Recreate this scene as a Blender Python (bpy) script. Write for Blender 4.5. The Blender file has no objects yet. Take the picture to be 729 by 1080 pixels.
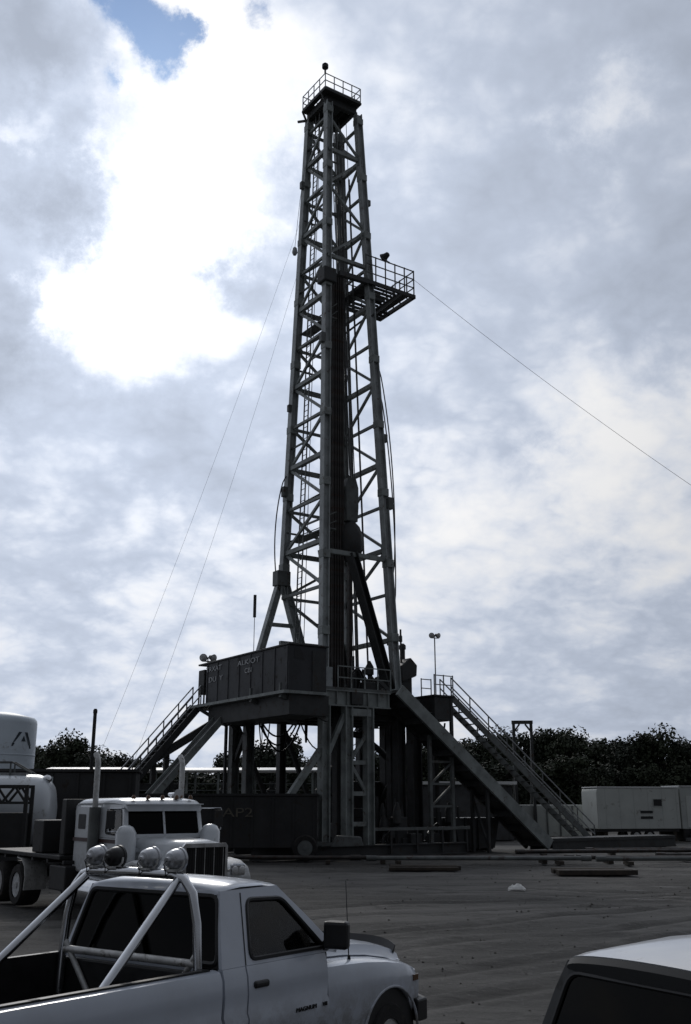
import bpy, bmesh, math, random
from mathutils import Vector, Matrix, noise
R = math.radians
random.seed(7)
scene = bpy.context.scene
col = scene.collection

# ------------------------------------------------------------------ camera
FPX, CX, CY, HORIZON, CAMH = 1050.0, 364.5, 540.0, 845.0, 2.55
PITCH = math.atan((HORIZON - CY) / FPX)
cam_d = bpy.data.cameras.new('camera')
cam = bpy.data.objects.new('camera', cam_d)
col.objects.link(cam)
cam_d.sensor_fit = 'VERTICAL'
cam_d.sensor_height = 36.0
cam_d.lens = FPX / 1080.0 * 36.0
cam_d.clip_end = 6000
cam.location = (0, 0, CAMH)
cam.rotation_euler = (math.pi / 2 + PITCH, 0, 0)
scene.camera = cam


def ray(px, py):
    a, b = (px - CX) / FPX, (CY - py) / FPX
    c, s = math.cos(PITCH), math.sin(PITCH)
    return Vector((a, c - b * s, s + b * c))


def on_ground(px, py, z=0.0):
    r = ray(px, py)
    return Vector((0, 0, CAMH)) + r * ((z - CAMH) / r.z)


def at_depth(px, py, Y):
    r = ray(px, py)
    return Vector((0, 0, CAMH)) + r * (Y / r.y)


# ------------------------------------------------------------------ sky
SUN_DIR = ray(150, 275).normalized()
SUN_EL = math.asin(SUN_DIR.z)
SUN_AZ = math.atan2(SUN_DIR.x, SUN_DIR.y)
world = bpy.data.worlds.new('World')
scene.world = world
world.use_nodes = True
wt = world.node_tree
wt.nodes.clear()


class NT:
    def __init__(s, tree):
        s.t = tree

    def n(s, kind, **kw):
        nd = s.t.nodes.new(kind)
        for k, v in kw.items():
            setattr(nd, k, v)
        return nd

    def plug(s, sock, v):
        if isinstance(v, bpy.types.NodeSocket):
            s.t.links.new(v, sock)
        else:
            sock.default_value = v

    def math(s, op, a, b=None, clamp=False):
        nd = s.n('ShaderNodeMath', operation=op, use_clamp=clamp)
        s.plug(nd.inputs[0], a)
        if b is not None:
            s.plug(nd.inputs[1], b)
        return nd.outputs[0]

    def vmath(s, op, a, b=None, scale=None):
        nd = s.n('ShaderNodeVectorMath', operation=op)
        s.plug(nd.inputs[0], a)
        if b is not None:
            s.plug(nd.inputs[1], b)
        if scale is not None:
            s.plug(nd.inputs['Scale'], scale)
        return nd.outputs['Value'] if op in ('DISTANCE', 'DOT_PRODUCT', 'LENGTH') else nd.outputs[0]

    def noise(s, vec, scale, detail=4, rough=0.55, dist=0.0):
        nd = s.n('ShaderNodeTexNoise')
        s.plug(nd.inputs['Vector'], vec)
        nd.inputs['Scale'].default_value = scale
        nd.inputs['Detail'].default_value = detail
        nd.inputs['Roughness'].default_value = rough
        nd.inputs['Distortion'].default_value = dist
        return nd

    def mix(s, f, a, b, blend='MIX'):
        nd = s.n('ShaderNodeMix', data_type='RGBA', blend_type=blend)
        s.plug(nd.inputs[0], f)
        s.plug(nd.inputs[6], a)
        s.plug(nd.inputs[7], b)
        return nd.outputs[2]

    def ramp(s, f, lo, hi, a=0.0, b=1.0, smooth=True):
        nd = s.n('ShaderNodeMapRange')
        nd.interpolation_type = 'SMOOTHSTEP' if smooth else 'LINEAR'
        s.plug(nd.inputs[0], f)
        for i, v in enumerate((lo, hi, a, b)):
            s.plug(nd.inputs[1 + i], v)
        return nd.outputs[0]


W = NT(wt)
wo = W.n('ShaderNodeOutputWorld')
bg = W.n('ShaderNodeBackground')
bg.inputs[1].default_value = 0.1
wt.links.new(bg.outputs[0], wo.inputs[0])
sky = W.n('ShaderNodeTexSky', sky_type='NISHITA')
sky.sun_disc = False
sky.sun_elevation = SUN_EL
sky.sun_rotation = SUN_AZ
D = W.vmath('NORMALIZE', W.n('ShaderNodeTexCoord').outputs['Generated'])
sep = W.n('ShaderNodeSeparateXYZ')
wt.links.new(D, sep.inputs[0])
zc = W.math('MAXIMUM', sep.outputs[2], 0.0)
zz = W.math('ADD', zc, 0.38)
comb = W.n('ShaderNodeCombineXYZ')
W.plug(comb.inputs[0], W.math('DIVIDE', sep.outputs[0], zz))
W.plug(comb.inputs[1], W.math('DIVIDE', sep.outputs[1], zz))
plane = comb.outputs[0]
n1 = W.noise(plane, 3.2, 10, 0.56, 0.4)
n2 = W.noise(plane, 11.0, 9, 0.60, 0.4)
warp = W.noise(D, 8.5, 9, 0.68)
Dw = W.vmath('ADD', D, W.vmath('SCALE', W.vmath('SUBTRACT', warp.outputs['Color'], (0.5, 0.5, 0.5)), scale=0.19))


Dh = W.vmath('ADD', D, W.vmath('SCALE', W.vmath('SUBTRACT', warp.outputs['Color'], (0.5, 0.5, 0.5)), scale=0.09))


def blob(px, py, rad, dirs=None):
    c = ray(px, py).normalized()
    d = W.math('DIVIDE', W.vmath('DISTANCE', dirs or Dw, tuple(c)), rad / 1130.0)
    return W.math('EXPONENT', W.math('MULTIPLY', W.math('MULTIPLY', d, d), -1.0))


thick = W.math('ADD', W.math('MULTIPLY', W.math('SUBTRACT', n1.outputs['Fac'], 0.5), 1.35),
               W.math('MULTIPLY', W.math('SUBTRACT', n2.outputs['Fac'], 0.5), 0.7))
for sc_, am in ((4.5, 0.68), (12.0, 0.30), (30.0, 0.13)):      # billows: rounded puffs parted by creases
    nb = W.noise(W.vmath('ADD', plane, (sc_, 3.1, 0.0)), sc_, 3, 0.5, 0.25)
    bl = W.math('ABSOLUTE', W.math('MULTIPLY', W.math('SUBTRACT', nb.outputs['Fac'], 0.5), 4.0))
    thick = W.math('ADD', thick, W.math('MULTIPLY', W.math('SUBTRACT', 0.38, bl), am))
thick = W.math('ADD', thick, 0.55)
for px, py, r_, w_ in [
        (150, 270, 95, -0.62), (115, 350, 80, -0.62), (225, 140, 70, -0.40), (200, 220, 80, -0.35), (70, 110, 40, -0.2),
        (150, 110, 50, -0.3), (235, 45, 50, -0.2), (640, 95, 45, -0.42), (620, 140, 40, -0.35), (690, 430, 70, -0.40),
        (600, 500, 60, -0.42), (660, 540, 80, -0.36), (450, 560, 80, -0.25), (150, 520, 35, -0.2), (110, 635, 24, -0.28),
        (420, 100, 60, -0.2), (500, 640, 120, -0.22), (260, 600, 70, -0.2), (300, 60, 50, -0.1),
        (30, 118, 30, -0.45), (70, 335, 38, -0.45), (300, 105, 70, -0.38), (255, 185, 60, -0.3), (200, 395, 50, -0.2), (15, 40, 75, 0.95), (560, 60, 90, 0.12), (640, 250, 90, 0.15), (55, 190, 55, 1.0), (95, 235, 45, 0.85), (15, 310, 45, 0.9), (330, 180, 60, 0.22), (60, 80, 40, 0.1), (5, 395, 50, 0.85),
        (250, 300, 45, 0.8), (60, 440, 70, 0.3), (215, 470, 110, 0.6), (50, 590, 110, 0.30), (510, 210, 150, 0.42), (725, 260, 90, 0.40),
        (690, 15, 90, 0.45), (430, 430, 80, 0.22), (560, 430, 60, 0.25), (400, 330, 80, 0.25), (620, 725, 120, 0.34),
        (720, 740, 90, 0.25), (191, 152, 17, 1.0), (80, 700, 60, 0.1)]:
    thick = W.math('ADD', thick, W.math('MULTIPLY', blob(px, py, r_), w_))
tc = W.ramp(thick, -0.12, 1.08)
sd = W.math('DIVIDE', W.vmath('DISTANCE', D, tuple(SUN_DIR)), 0.30)
glow = W.math('EXPONENT', W.math('MULTIPLY', W.math('MULTIPLY', sd, sd), -1.0))
sd2 = W.math('DIVIDE', W.vmath('DISTANCE', D, tuple(SUN_DIR)), 0.95)
glow2 = W.math('EXPONENT', W.math('MULTIPLY', W.math('MULTIPLY', sd2, sd2), -1.0))
thin_l = W.math('ADD', W.math('ADD', 0.15, W.math('MULTIPLY', glow2, 0.86)), W.math('MULTIPLY', glow, 0.30))
thick_l = W.math('ADD', W.math('ADD', 0.095, W.math('MULTIPLY', glow2, 0.49)), W.math('MULTIPLY', glow, 0.12))
hor = W.ramp(sep.outputs[2], 0.0, 0.28, 1.0, 0.0)
thick_l = W.math('ADD', thick_l, W.math('MULTIPLY', hor, W.math('MULTIPLY', glow2, 0.10)))

thick_l = W.math('MULTIPLY', thick_l, W.ramp(thick, 0.50, 1.85, 1.26, 0.78, False))


def tint(lum, c):
    return W.vmath('SCALE', c, scale=W.math('MULTIPLY', lum, 10.0))


cloud = W.mix(tc, tint(thin_l, (1.0, 1.0, 1.01)), tint(thick_l, (0.88, 0.985, 1.19)))
hole = None
for px, py, r_ in [(150, 24, 34), (170, 54, 28), (277, 14, 20), (108, 92, 14), (120, 4, 26), (198, 28, 18)]:
    b = blob(px, py, r_, Dh)
    hole = b if hole is None else W.math('ADD', hole, b)
holem = W.math('MULTIPLY', W.ramp(hole, 0.25, 0.95), W.ramp(n2.outputs['Fac'], 0.30, 0.52))
skyc = W.mix(1.0, sky.outputs[0], (0.29, 0.46, 0.74, 1), 'MULTIPLY')
final = W.mix(W.math('MULTIPLY', holem, 0.95), cloud, skyc)
wt.links.new(final, bg.inputs[0])

# ------------------------------------------------------------------ sun and exposure
sun_d = bpy.data.lights.new('sun', 'SUN')
sun_d.energy = 0.7
sun_d.angle = R(14)
sun_d.color = (1.0, 0.96, 0.9)
sun = bpy.data.objects.new('sun', sun_d)
col.objects.link(sun)
sun.rotation_euler = (-SUN_DIR).to_track_quat('-Z', 'Y').to_euler()
sun.location = SUN_DIR * 200
scene.render.engine = 'CYCLES'
scene.view_settings.view_transform = 'Standard'
scene.view_settings.look = 'None'
scene.view_settings.gamma = 1.0
scene.view_settings.use_curve_mapping = False
scene.view_settings.exposure = 0.0
scene.cycles.max_bounces = 6
scene.cycles.transparent_max_bounces = 16


# ------------------------------------------------------------------ materials
def mat(name, base, rough=0.6, metal=0.0, var=0.25, scale=3.0, dirt=None, dirt_amt=0.0, bump=0.0, bscale=30, spec=0.5, coat=0.0):
    m = bpy.data.materials.new(name)
    m.use_nodes = True
    t = m.node_tree
    N = NT(t)
    p = t.nodes['Principled BSDF']
    co = N.n('ShaderNodeTexCoord').outputs['Object']
    a = N.noise(co, scale, 6, 0.6)
    f = N.ramp(a.outputs['Fac'], 0.3, 0.7)
    lo = tuple(c * (1 - var) for c in base) + (1,)
    hi = tuple(min(1, c * (1 + var)) for c in base) + (1,)
    c = N.mix(f, lo, hi)
    if dirt:
        b = N.noise(co, scale * 2.7, 8, 0.68, 0.4)
        g = N.ramp(b.outputs['Fac'], 0.62 - dirt_amt * 0.3, 0.72)
        c = N.mix(g, c, tuple(dirt) + (1,))
        N.plug(p.inputs['Roughness'], N.ramp(g, 0, 1, rough, min(1, rough + 0.3)))
    else:
        N.plug(p.inputs['Roughness'], N.ramp(a.outputs['Fac'], 0.3, 0.7, max(0.02, rough - 0.06), min(1, rough + 0.06)))
    N.plug(p.inputs['Base Color'], c)
    p.inputs['Metallic'].default_value = metal
    p.inputs['Specular IOR Level'].default_value = spec
    p.inputs['Coat Weight'].default_value = coat
    p.inputs['Coat Roughness'].default_value = 0.08
    if bump:
        d = N.noise(co, bscale, 5, 0.6)
        bn = N.n('ShaderNodeBump')
        bn.inputs['Strength'].default_value = bump
        bn.inputs['Distance'].default_value = 0.02
        N.plug(bn.inputs['Height'], d.outputs['Fac'])
        N.plug(p.inputs['Normal'], bn.outputs[0])
    return m


M = {}
M['rig'] = mat('rig_grey_paint', (0.24, 0.262, 0.255), 0.5, 0.0, 0.3, 1.2, (0.09, 0.05, 0.03), 0.25, 0.15, 14)
M['mast'] = mat('mast_hazed_grey_paint', (0.36, 0.385, 0.385), 0.5, 0.0, 0.25, 1.2, (0.14, 0.09, 0.06), 0.2, 0.15, 14)  # grey paint lightened: haze and bloom around the mast are in the colour
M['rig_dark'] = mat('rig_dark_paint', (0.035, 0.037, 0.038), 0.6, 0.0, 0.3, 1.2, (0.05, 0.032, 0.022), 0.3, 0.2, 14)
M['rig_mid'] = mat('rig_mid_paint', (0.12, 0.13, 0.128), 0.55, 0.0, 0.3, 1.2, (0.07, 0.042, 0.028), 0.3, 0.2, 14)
M['dog'] = mat('doghouse_paint', (0.035, 0.037, 0.042), 0.6, 0.0, 0.25, 0.8, (0.028, 0.02, 0.016), 0.3, 0.2, 10)
M['letter'] = mat('faded_lettering', (0.50, 0.51, 0.52), 0.7, 0, 0.5, 9)
M['letter_dim'] = mat('dim_lettering', (0.11, 0.10, 0.08), 0.8, 0, 0.4, 6)
M['cabinet'] = mat('pale_cabinet_paint', (0.34, 0.37, 0.38), 0.5, 0, 0.15, 2, (0.12, 0.1, 0.08), 0.2)
M['galv'] = mat('galvanised_steel', (0.33, 0.34, 0.35), 0.42, 0.6, 0.25, 5)
M['pipe'] = mat('drill_pipe_steel', (0.05, 0.046, 0.044), 0.5, 0.5, 0.35, 2, (0.07, 0.035, 0.02), 0.4)
M['wire'] = mat('wire_rope', (0.10, 0.10, 0.10), 0.5, 0.6, 0.2, 8)
M['black'] = mat('black_plastic', (0.012, 0.012, 0.013), 0.45, 0, 0.3, 6)
M['rubber'] = mat('tyre_rubber', (0.016, 0.015, 0.015), 0.85, 0, 0.3, 4, (0.06, 0.05, 0.042), 0.3, 0.3, 40)
M['chrome'] = mat('chrome', (0.62, 0.63, 0.65), 0.16, 1.0, 0.08, 6)
M['lamp_shell'] = mat('lamp_shell', (0.42, 0.43, 0.45), 0.3, 0.75, 0.15, 14, (0.2, 0.19, 0.18), 0.2)
M['alloy'] = mat('dull_wheel_alloy', (0.50, 0.50, 0.49), 0.45, 0.4, 0.2, 6, (0.12, 0.1, 0.08), 0.3)
M['white'] = mat('white_pickup_paint', (0.52, 0.56, 0.63), 0.32, 0, 0.04, 1.5, None, 0, 0, 30, 0.5, 0.5)
M['truckwhite'] = mat('white_tractor_paint', (0.66, 0.69, 0.72), 0.35, 0, 0.06, 1.5, (0.35, 0.33, 0.30), 0.12, 0, 30, 0.5, 0.4)
M['stripe'] = mat('dark_red_stripe', (0.06, 0.03, 0.03), 0.4, 0, 0.1, 3)
M['silver'] = mat('silver_car_paint', (0.50, 0.51, 0.53), 0.34, 0.1, 0.05, 2, (0.4, 0.38, 0.35), 0.06, 0, 30, 0.5, 0.6)
M['darkpaint'] = mat('dark_car_paint', (0.02, 0.021, 0.022), 0.55, 0, 0.1, 2, (0.03, 0.028, 0.026), 0.1, 0, 30, 0.3, 0.0)
M['tank'] = mat('tank_white_paint', (0.62, 0.69, 0.75), 0.45, 0, 0.08, 0.6, (0.28, 0.27, 0.25), 0.12)
M['tanker'] = mat('tanker_white_paint', (0.55, 0.58, 0.61), 0.28, 0.1, 0.06, 0.8, (0.25, 0.24, 0.22), 0.15)
M['logo'] = mat('logo_blue_black', (0.04, 0.055, 0.07), 0.5, 0, 0.1, 4)
M['trailer'] = mat('trailer_beige_siding', (0.50, 0.52, 0.49), 0.55, 0, 0.07, 0.8, (0.26, 0.25, 0.22), 0.14)
M['trailer2'] = mat('trailer_grey_siding', (0.42, 0.44, 0.42), 0.55, 0, 0.08, 0.8, (0.2, 0.19, 0.17), 0.15)
M['trailer_roof'] = mat('trailer_white_roof', (0.68, 0.69, 0.68), 0.4, 0, 0.08, 1.0, (0.35, 0.33, 0.3), 0.15)
M['skid'] = mat('skid_black_paint', (0.018, 0.018, 0.019), 0.6, 0, 0.35, 1, (0.03, 0.022, 0.016), 0.3, 0.2, 10)
M['mudtank'] = mat('mud_tank_paint', (0.06, 0.062, 0.065), 0.6, 0, 0.3, 0.8, (0.05, 0.04, 0.03), 0.3)
M['timber'] = mat('old_timber', (0.045, 0.036, 0.028), 0.85, 0, 0.4, 3, None, 0, 0.5, 18)
M['bark'] = mat('bark', (0.05, 0.042, 0.035), 0.9, 0, 0.4, 4, None, 0, 0.6, 12)
M['leaf'] = mat('leaves', (0.034, 0.042, 0.024), 0.7, 0, 0.45, 1.3, None, 0, 0, 30, 0.25)
M['leaf2'] = mat('leaves_dark', (0.026, 0.033, 0.021), 0.7, 0, 0.45, 1.3, None, 0, 0, 30, 0.25)
M['seat'] = mat('seat_cloth', (0.05, 0.05, 0.055), 0.85, 0, 0.2, 8)
M['lamp_glass'] = mat('lamp_lens', (0.6, 0.6, 0.6), 0.2, 0.3, 0.1, 8)
M['amber'] = mat('amber_lens', (0.12, 0.06, 0.03), 0.25, 0, 0.1, 8)
M['bag'] = mat('white_sheeting', (0.62, 0.62, 0.60), 0.6, 0, 0.15, 4)
M['clod'] = mat('dirt_clod', (0.075, 0.068, 0.06), 0.9, 0, 0.4, 2, None, 0, 0.4, 30)


def splash(m, z0, z1, amt):
    """dried mud thrown up on the lower panels"""
    t = m.node_tree
    N = NT(t)
    p = t.nodes['Principled BSDF']
    src = p.inputs['Base Color'].links[0].from_socket
    co = N.n('ShaderNodeTexCoord').outputs['Object']
    sp = N.n('ShaderNodeSeparateXYZ')
    N.plug(sp.inputs[0], co)
    a = N.noise(co, 7, 8, 0.7, 0.6)
    b = N.noise(co, 70, 3, 0.6)
    hgt = N.ramp(sp.outputs[2], z0, z1, 1.0, 0.0)
    f = N.math('MULTIPLY', hgt, N.ramp(N.math('ADD', a.outputs['Fac'], N.math('MULTIPLY', b.outputs['Fac'], .25)), 0.45, 0.75), True)
    dust = N.math('MULTIPLY', N.ramp(N.noise(co, 2.2, 7, 0.7).outputs['Fac'], 0.4, 0.75), 0.14)
    f = N.math('ADD', N.math('MULTIPLY', f, amt), dust, True)
    N.plug(p.inputs['Base Color'], N.mix(f, src, (0.20, 0.18, 0.155, 1)))
    N.plug(p.inputs['Roughness'], N.ramp(f, 0.0, 0.7, 0.28, 0.8))
    N.plug(p.inputs['Coat Weight'], N.ramp(f, 0.0, 0.3, 0.6, 0.05))


splash(M['white'], .55, 1.15, .75)
splash(M['truckwhite'], .8, 2.0, .55)


def glass_mat(name, tint_, fres=1.5):
    m = bpy.data.materials.new(name)
    m.use_nodes = True
    t = m.node_tree
    t.nodes.clear()
    N = NT(t)
    out = N.n('ShaderNodeOutputMaterial')
    tr = N.n('ShaderNodeBsdfTransparent')
    tr.inputs[0].default_value = tuple(tint_) + (1,)
    gl = N.n('ShaderNodeBsdfGlossy')
    co = N.n('ShaderNodeTexCoord').outputs['Object']
    sm = N.noise(co, 5.0, 5, 0.6)
    N.plug(gl.inputs['Roughness'], N.ramp(sm.outputs['Fac'], 0.3, 0.75, 0.02, 0.12))
    fr = N.n('ShaderNodeFresnel')
    fr.inputs[0].default_value = fres
    mx = N.n('ShaderNodeMixShader')
    t.links.new(fr.outputs[0], mx.inputs[0])
    t.links.new(tr.outputs[0], mx.inputs[1])
    t.links.new(gl.outputs[0], mx.inputs[2])
    t.links.new(mx.outputs[0], out.inputs[0])
    return m


M['glass'] = glass_mat('car_glass', (0.80, 0.84, 0.83))
M['tint'] = glass_mat('tinted_glass', (0.03, 0.03, 0.03), 1.25)


def ground_mat():
    m = bpy.data.materials.new('packed_dirt')
    m.use_nodes = True
    t = m.node_tree
    N = NT(t)
    p = t.nodes['Principled BSDF']
    co = N.n('ShaderNodeTexCoord').outputs['Object']
    mp = N.n('ShaderNodeMapping')
    mp.inputs['Scale'].default_value = (0.45, 1.0, 1.0)
    mp.inputs['Rotation'].default_value = (0, 0, R(12))
    N.plug(mp.inputs[0], co)
    big = N.noise(mp.outputs[0], 0.16, 6, 0.6, 0.5)
    mid = N.noise(mp.outputs[0], 0.9, 8, 0.65, 0.3)
    fine = N.noise(co, 9, 8, 0.7)
    grit = N.noise(co, 55, 4, 0.7)
    c = N.mix(N.ramp(big.outputs['Fac'], 0.35, 0.65), (0.062, 0.060, 0.057, 1), (0.145, 0.140, 0.132, 1))
    c = N.mix(N.math('MULTIPLY', N.ramp(mid.outputs['Fac'], 0.47, 0.66), 0.75), c, (0.042, 0.040, 0.038, 1))
    c = N.mix(N.math('MULTIPLY', N.ramp(fine.outputs['Fac'], 0.5, 0.75), 0.55), c, (0.175, 0.17, 0.16, 1))
    c = N.mix(N.math('MULTIPLY', N.ramp(grit.outputs['Fac'], 0.6, 0.8), 0.4), c, (0.035, 0.032, 0.03, 1))
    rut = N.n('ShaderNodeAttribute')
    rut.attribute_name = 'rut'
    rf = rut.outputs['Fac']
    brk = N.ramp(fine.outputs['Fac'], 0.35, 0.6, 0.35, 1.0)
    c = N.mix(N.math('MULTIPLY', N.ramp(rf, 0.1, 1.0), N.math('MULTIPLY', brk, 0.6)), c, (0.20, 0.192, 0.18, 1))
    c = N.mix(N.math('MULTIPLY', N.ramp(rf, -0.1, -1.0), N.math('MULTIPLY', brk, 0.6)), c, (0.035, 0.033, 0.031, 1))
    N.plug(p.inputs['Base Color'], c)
    wet = N.ramp(mid.outputs['Fac'], 0.56, 0.70)
    N.plug(p.inputs['Roughness'], N.ramp(wet, 0, 1, 0.95, 0.6))
    p.inputs['Specular IOR Level'].default_value = 0.25
    h = N.math('ADD', N.math('MULTIPLY', mid.outputs['Fac'], 1.6), N.math('ADD', N.math('MULTIPLY', fine.outputs['Fac'], 0.5), N.math('MULTIPLY', grit.outputs['Fac'], 0.12)))
    bn = N.n('ShaderNodeBump')
    bn.inputs['Strength'].default_value = 0.7
    bn.inputs['Distance'].default_value = 0.13
    N.plug(bn.inputs['Height'], h)
    N.plug(p.inputs['Normal'], bn.outputs[0])
    return m


M['ground'] = ground_mat()

# ------------------------------------------------------------------ mesh helpers
ORG = {}


def perp(d, up=Vector((0, 0, 1))):
    d = d.normalized()
    if abs(d.dot(up)) > 0.98:
        up = Vector((0, 1, 0)) if abs(d.y) < 0.9 else Vector((1, 0, 0))
    s = d.cross(up).normalized()
    return s, s.cross(d).normalized()


class MB:
    def __init__(s):
        s.v, s.f = [], []

    def add(s, vs, fs):
        o = len(s.v)
        s.v += [Vector(v) for v in vs]
        s.f += [tuple(i + o for i in f) for f in fs]
        return s

    def box(s, lo, hi):
        x0, y0, z0 = lo
        x1, y1, z1 = hi
        return s.add([(x0, y0, z0), (x1, y0, z0), (x1, y1, z0), (x0, y1, z0), (x0, y0, z1), (x1, y0, z1), (x1, y1, z1), (x0, y1, z1)],
                     [(3, 2, 1, 0), (4, 5, 6, 7), (0, 1, 5, 4), (1, 2, 6, 5), (2, 3, 7, 6), (3, 0, 4, 7)])

    def bar(s, p, q, w, h=None, up=(0, 0, 1)):
        p, q = Vector(p), Vector(q)
        h = h or w
        a, b = perp(q - p, Vector(up))
        a, b = a * w / 2, b * h / 2
        vs = [p - a - b, p + a - b, p + a + b, p - a + b, q - a - b, q + a - b, q + a + b, q - a + b]
        return s.add(vs, [(3, 2, 1, 0), (4, 5, 6, 7), (0, 1, 5, 4), (1, 2, 6, 5), (2, 3, 7, 6), (3, 0, 4, 7)])

    def hbeam(s, p, q, w, h, t=0.05, up=(0, 0, 1)):
        """H section: two flanges spaced h apart along the section's second axis"""
        p, q = Vector(p), Vector(q)
        a, b = perp(q - p, Vector(up))
        s.bar(p + b * (h / 2 - t / 2), q + b * (h / 2 - t / 2), w, t, up)
        s.bar(p - b * (h / 2 - t / 2), q - b * (h / 2 - t / 2), w, t, up)
        return s.bar(p, q, t, h - 2 * t, up)

    def tube(s, p, q, r, n=8, r2=None):
        p, q = Vector(p), Vector(q)
        r2 = r if r2 is None else r2
        a, b = perp(q - p)
        vs = []
        for c, rr in ((p, r), (q, r2)):
            for i in range(n):
                t = 2 * math.pi * i / n
                vs.append(c + a * math.cos(t) * rr + b * math.sin(t) * rr)
        fs = [(i, (i + 1) % n, n + (i + 1) % n, n + i) for i in range(n)]
        fs += [tuple(range(n - 1, -1, -1)), tuple(range(n, 2 * n))]
        return s.add(vs, fs)

    def path(s, pts, r, n=8):
        pts = [Vector(p) for p in pts]
        vs, fs = [], []
        prev = None
        for k, p in enumerate(pts):
            d = (pts[min(k + 1, len(pts) - 1)] - pts[max(k - 1, 0)]).normalized()
            if prev is None:
                a, b = perp(d)
            else:
                a = (prev - d * prev.dot(d)).normalized()
                b = a.cross(d).normalized()
            prev = a
            for i in range(n):
                t = 2 * math.pi * i / n
                vs.append(p + a * math.cos(t) * r + b * math.sin(t) * r)
        for k in range(len(pts) - 1):
            for i in range(n):
                fs.append((k * n + i, k * n + (i + 1) % n, (k + 1) * n + (i + 1) % n, (k + 1) * n + i))
        fs += [tuple(range(n - 1, -1, -1)), tuple(range((len(pts) - 1) * n, len(pts) * n))]
        return s.add(vs, fs)

    def loft(s, rings, closed=True, caps=True):
        n = len(rings[0])
        vs = [Vector(p) for r in rings for p in r]
        fs = []
        for k in range(len(rings) - 1):
            for i in range(n if closed else n - 1):
                fs.append((k * n + i, k * n + (i + 1) % n, (k + 1) * n + (i + 1) % n, (k + 1) * n + i))
        if caps:
            fs += [tuple(range(n - 1, -1, -1)), tuple(range((len(rings) - 1) * n, len(rings) * n))]
        return s.add(vs, fs)

    def lathe(s, prof, base, axis=(0, 0, 1), n=20, caps=True):
        base, ax = Vector(base), Vector(axis).normalized()
        a, b = perp(ax)
        rings = []
        for r, h in prof:
            rings.append([base + ax * h + (a * math.cos(2 * math.pi * i / n) + b * math.sin(2 * math.pi * i / n)) * max(r, 0.001) for i in range(n)])
        return s.loft(rings, True, caps)

    def prism(s, poly, axis, lo, hi):
        """poly of 2D points extruded along 'x','y' or 'z'"""
        def P(a, b, c):
            return {'x': (c, a, b), 'y': (a, c, b), 'z': (a, b, c)}[axis]
        return s.loft([[P(a, b, lo) for a, b in poly], [P(a, b, hi) for a, b in poly]])

    def xf(s, Mx):
        s.v = [Mx @ v for v in s.v]
        return s

    def mesh(s, name, smooth=None, org=Vector()):
        me = bpy.data.meshes.new(name)
        me.from_pydata([tuple(v - org) for v in s.v], [], s.f)
        bm = bmesh.new()
        bm.from_mesh(me)
        bmesh.ops.recalc_face_normals(bm, faces=bm.faces)
        bm.to_mesh(me)
        bm.free()
        if smooth is not None:
            me.polygons.foreach_set('use_smooth', [True] * len(me.polygons))
            me.set_sharp_from_angle(angle=R(smooth))
        return me

    def build(s, name, m, parent=None, smooth=None, bevel=0, org=None):
        o_ = ORG.get(parent.name if parent else None, Vector())
        if org is not None:
            o_ = Vector(org)
        me = s.mesh(name, smooth, o_)
        me.materials.append(M[m] if isinstance(m, str) else m)
        o = bpy.data.objects.new(name, me)
        col.objects.link(o)
        if parent:
            o.parent = parent
            ORG[o.name] = o_
        if bevel:
            b = o.modifiers.new('bevel', 'BEVEL')
            b.width = bevel
            b.segments = 2
            b.limit_method = 'ANGLE'
            b.angle_limit = R(35)
        return o


def tag(o, label=None, cat=None, group=None, kind=None):
    for k, v in (('label', label), ('category', cat), ('group', group), ('kind', kind)):
        if v:
            o[k] = v
    return o


def thing(name, label, cat, loc, rz=0.0, group=None, org=(0, 0, 0)):
    o = bpy.data.objects.new(name, None)
    o.empty_display_size = 0.3
    col.objects.link(o)
    o.location = loc
    o.rotation_euler = (0, 0, rz)
    ORG[o.name] = Vector(org)
    return tag(o, label, cat, group)


def copy_tree(o, parent=None):
    c = o.copy()
    col.objects.link(c)
    c.parent = parent
    for ch in o.children:
        copy_tree(ch, c)
    return c


def poly_hole(outer, inner, thick_dir, t):
    """planar-ish panel with a window hole, given thickness along thick_dir"""
    bm = bmesh.new()
    es = []
    for loop in (outer, inner):
        vs = [bm.verts.new(Vector(p)) for p in loop]
        for i in range(len(vs)):
            es.append(bm.edges.new((vs[i], vs[(i + 1) % len(vs)])))
    bmesh.ops.triangle_fill(bm, edges=es, use_beauty=True, use_dissolve=False)
    g = bmesh.ops.extrude_face_region(bm, geom=bm.faces[:])
    bmesh.ops.translate(bm, vec=Vector(thick_dir).normalized() * t, verts=[e for e in g['geom'] if isinstance(e, bmesh.types.BMVert)])
    bm.verts.index_update()
    mb = MB()
    mb.add([v.co.copy() for v in bm.verts], [tuple(v.index for v in f.verts) for f in bm.faces])
    bm.free()
    return mb


def rounded(pts, r, n=4):
    """round the corners of a 3D polygon"""
    pts = [Vector(p) for p in pts]
    out = []
    for i, p in enumerate(pts):
        a, b = pts[i - 1], pts[(i + 1) % len(pts)]
        da, db = (a - p), (b - p)
        ra = min(r, da.length * 0.45)
        rb = min(r, db.length * 0.45)
        s, e = p + da.normalized() * ra, p + db.normalized() * rb
        for k in range(n + 1):
            t = k / n
            out.append(s * (1 - t) ** 2 + p * 2 * t * (1 - t) + e * t * t)
    return out


def sheet(pts, d, t):
    """a slab following polygon pts, thickness t along d"""
    d = Vector(d).normalized() * t
    return MB().loft([[Vector(p) for p in pts], [Vector(p) + d for p in pts]])


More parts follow.
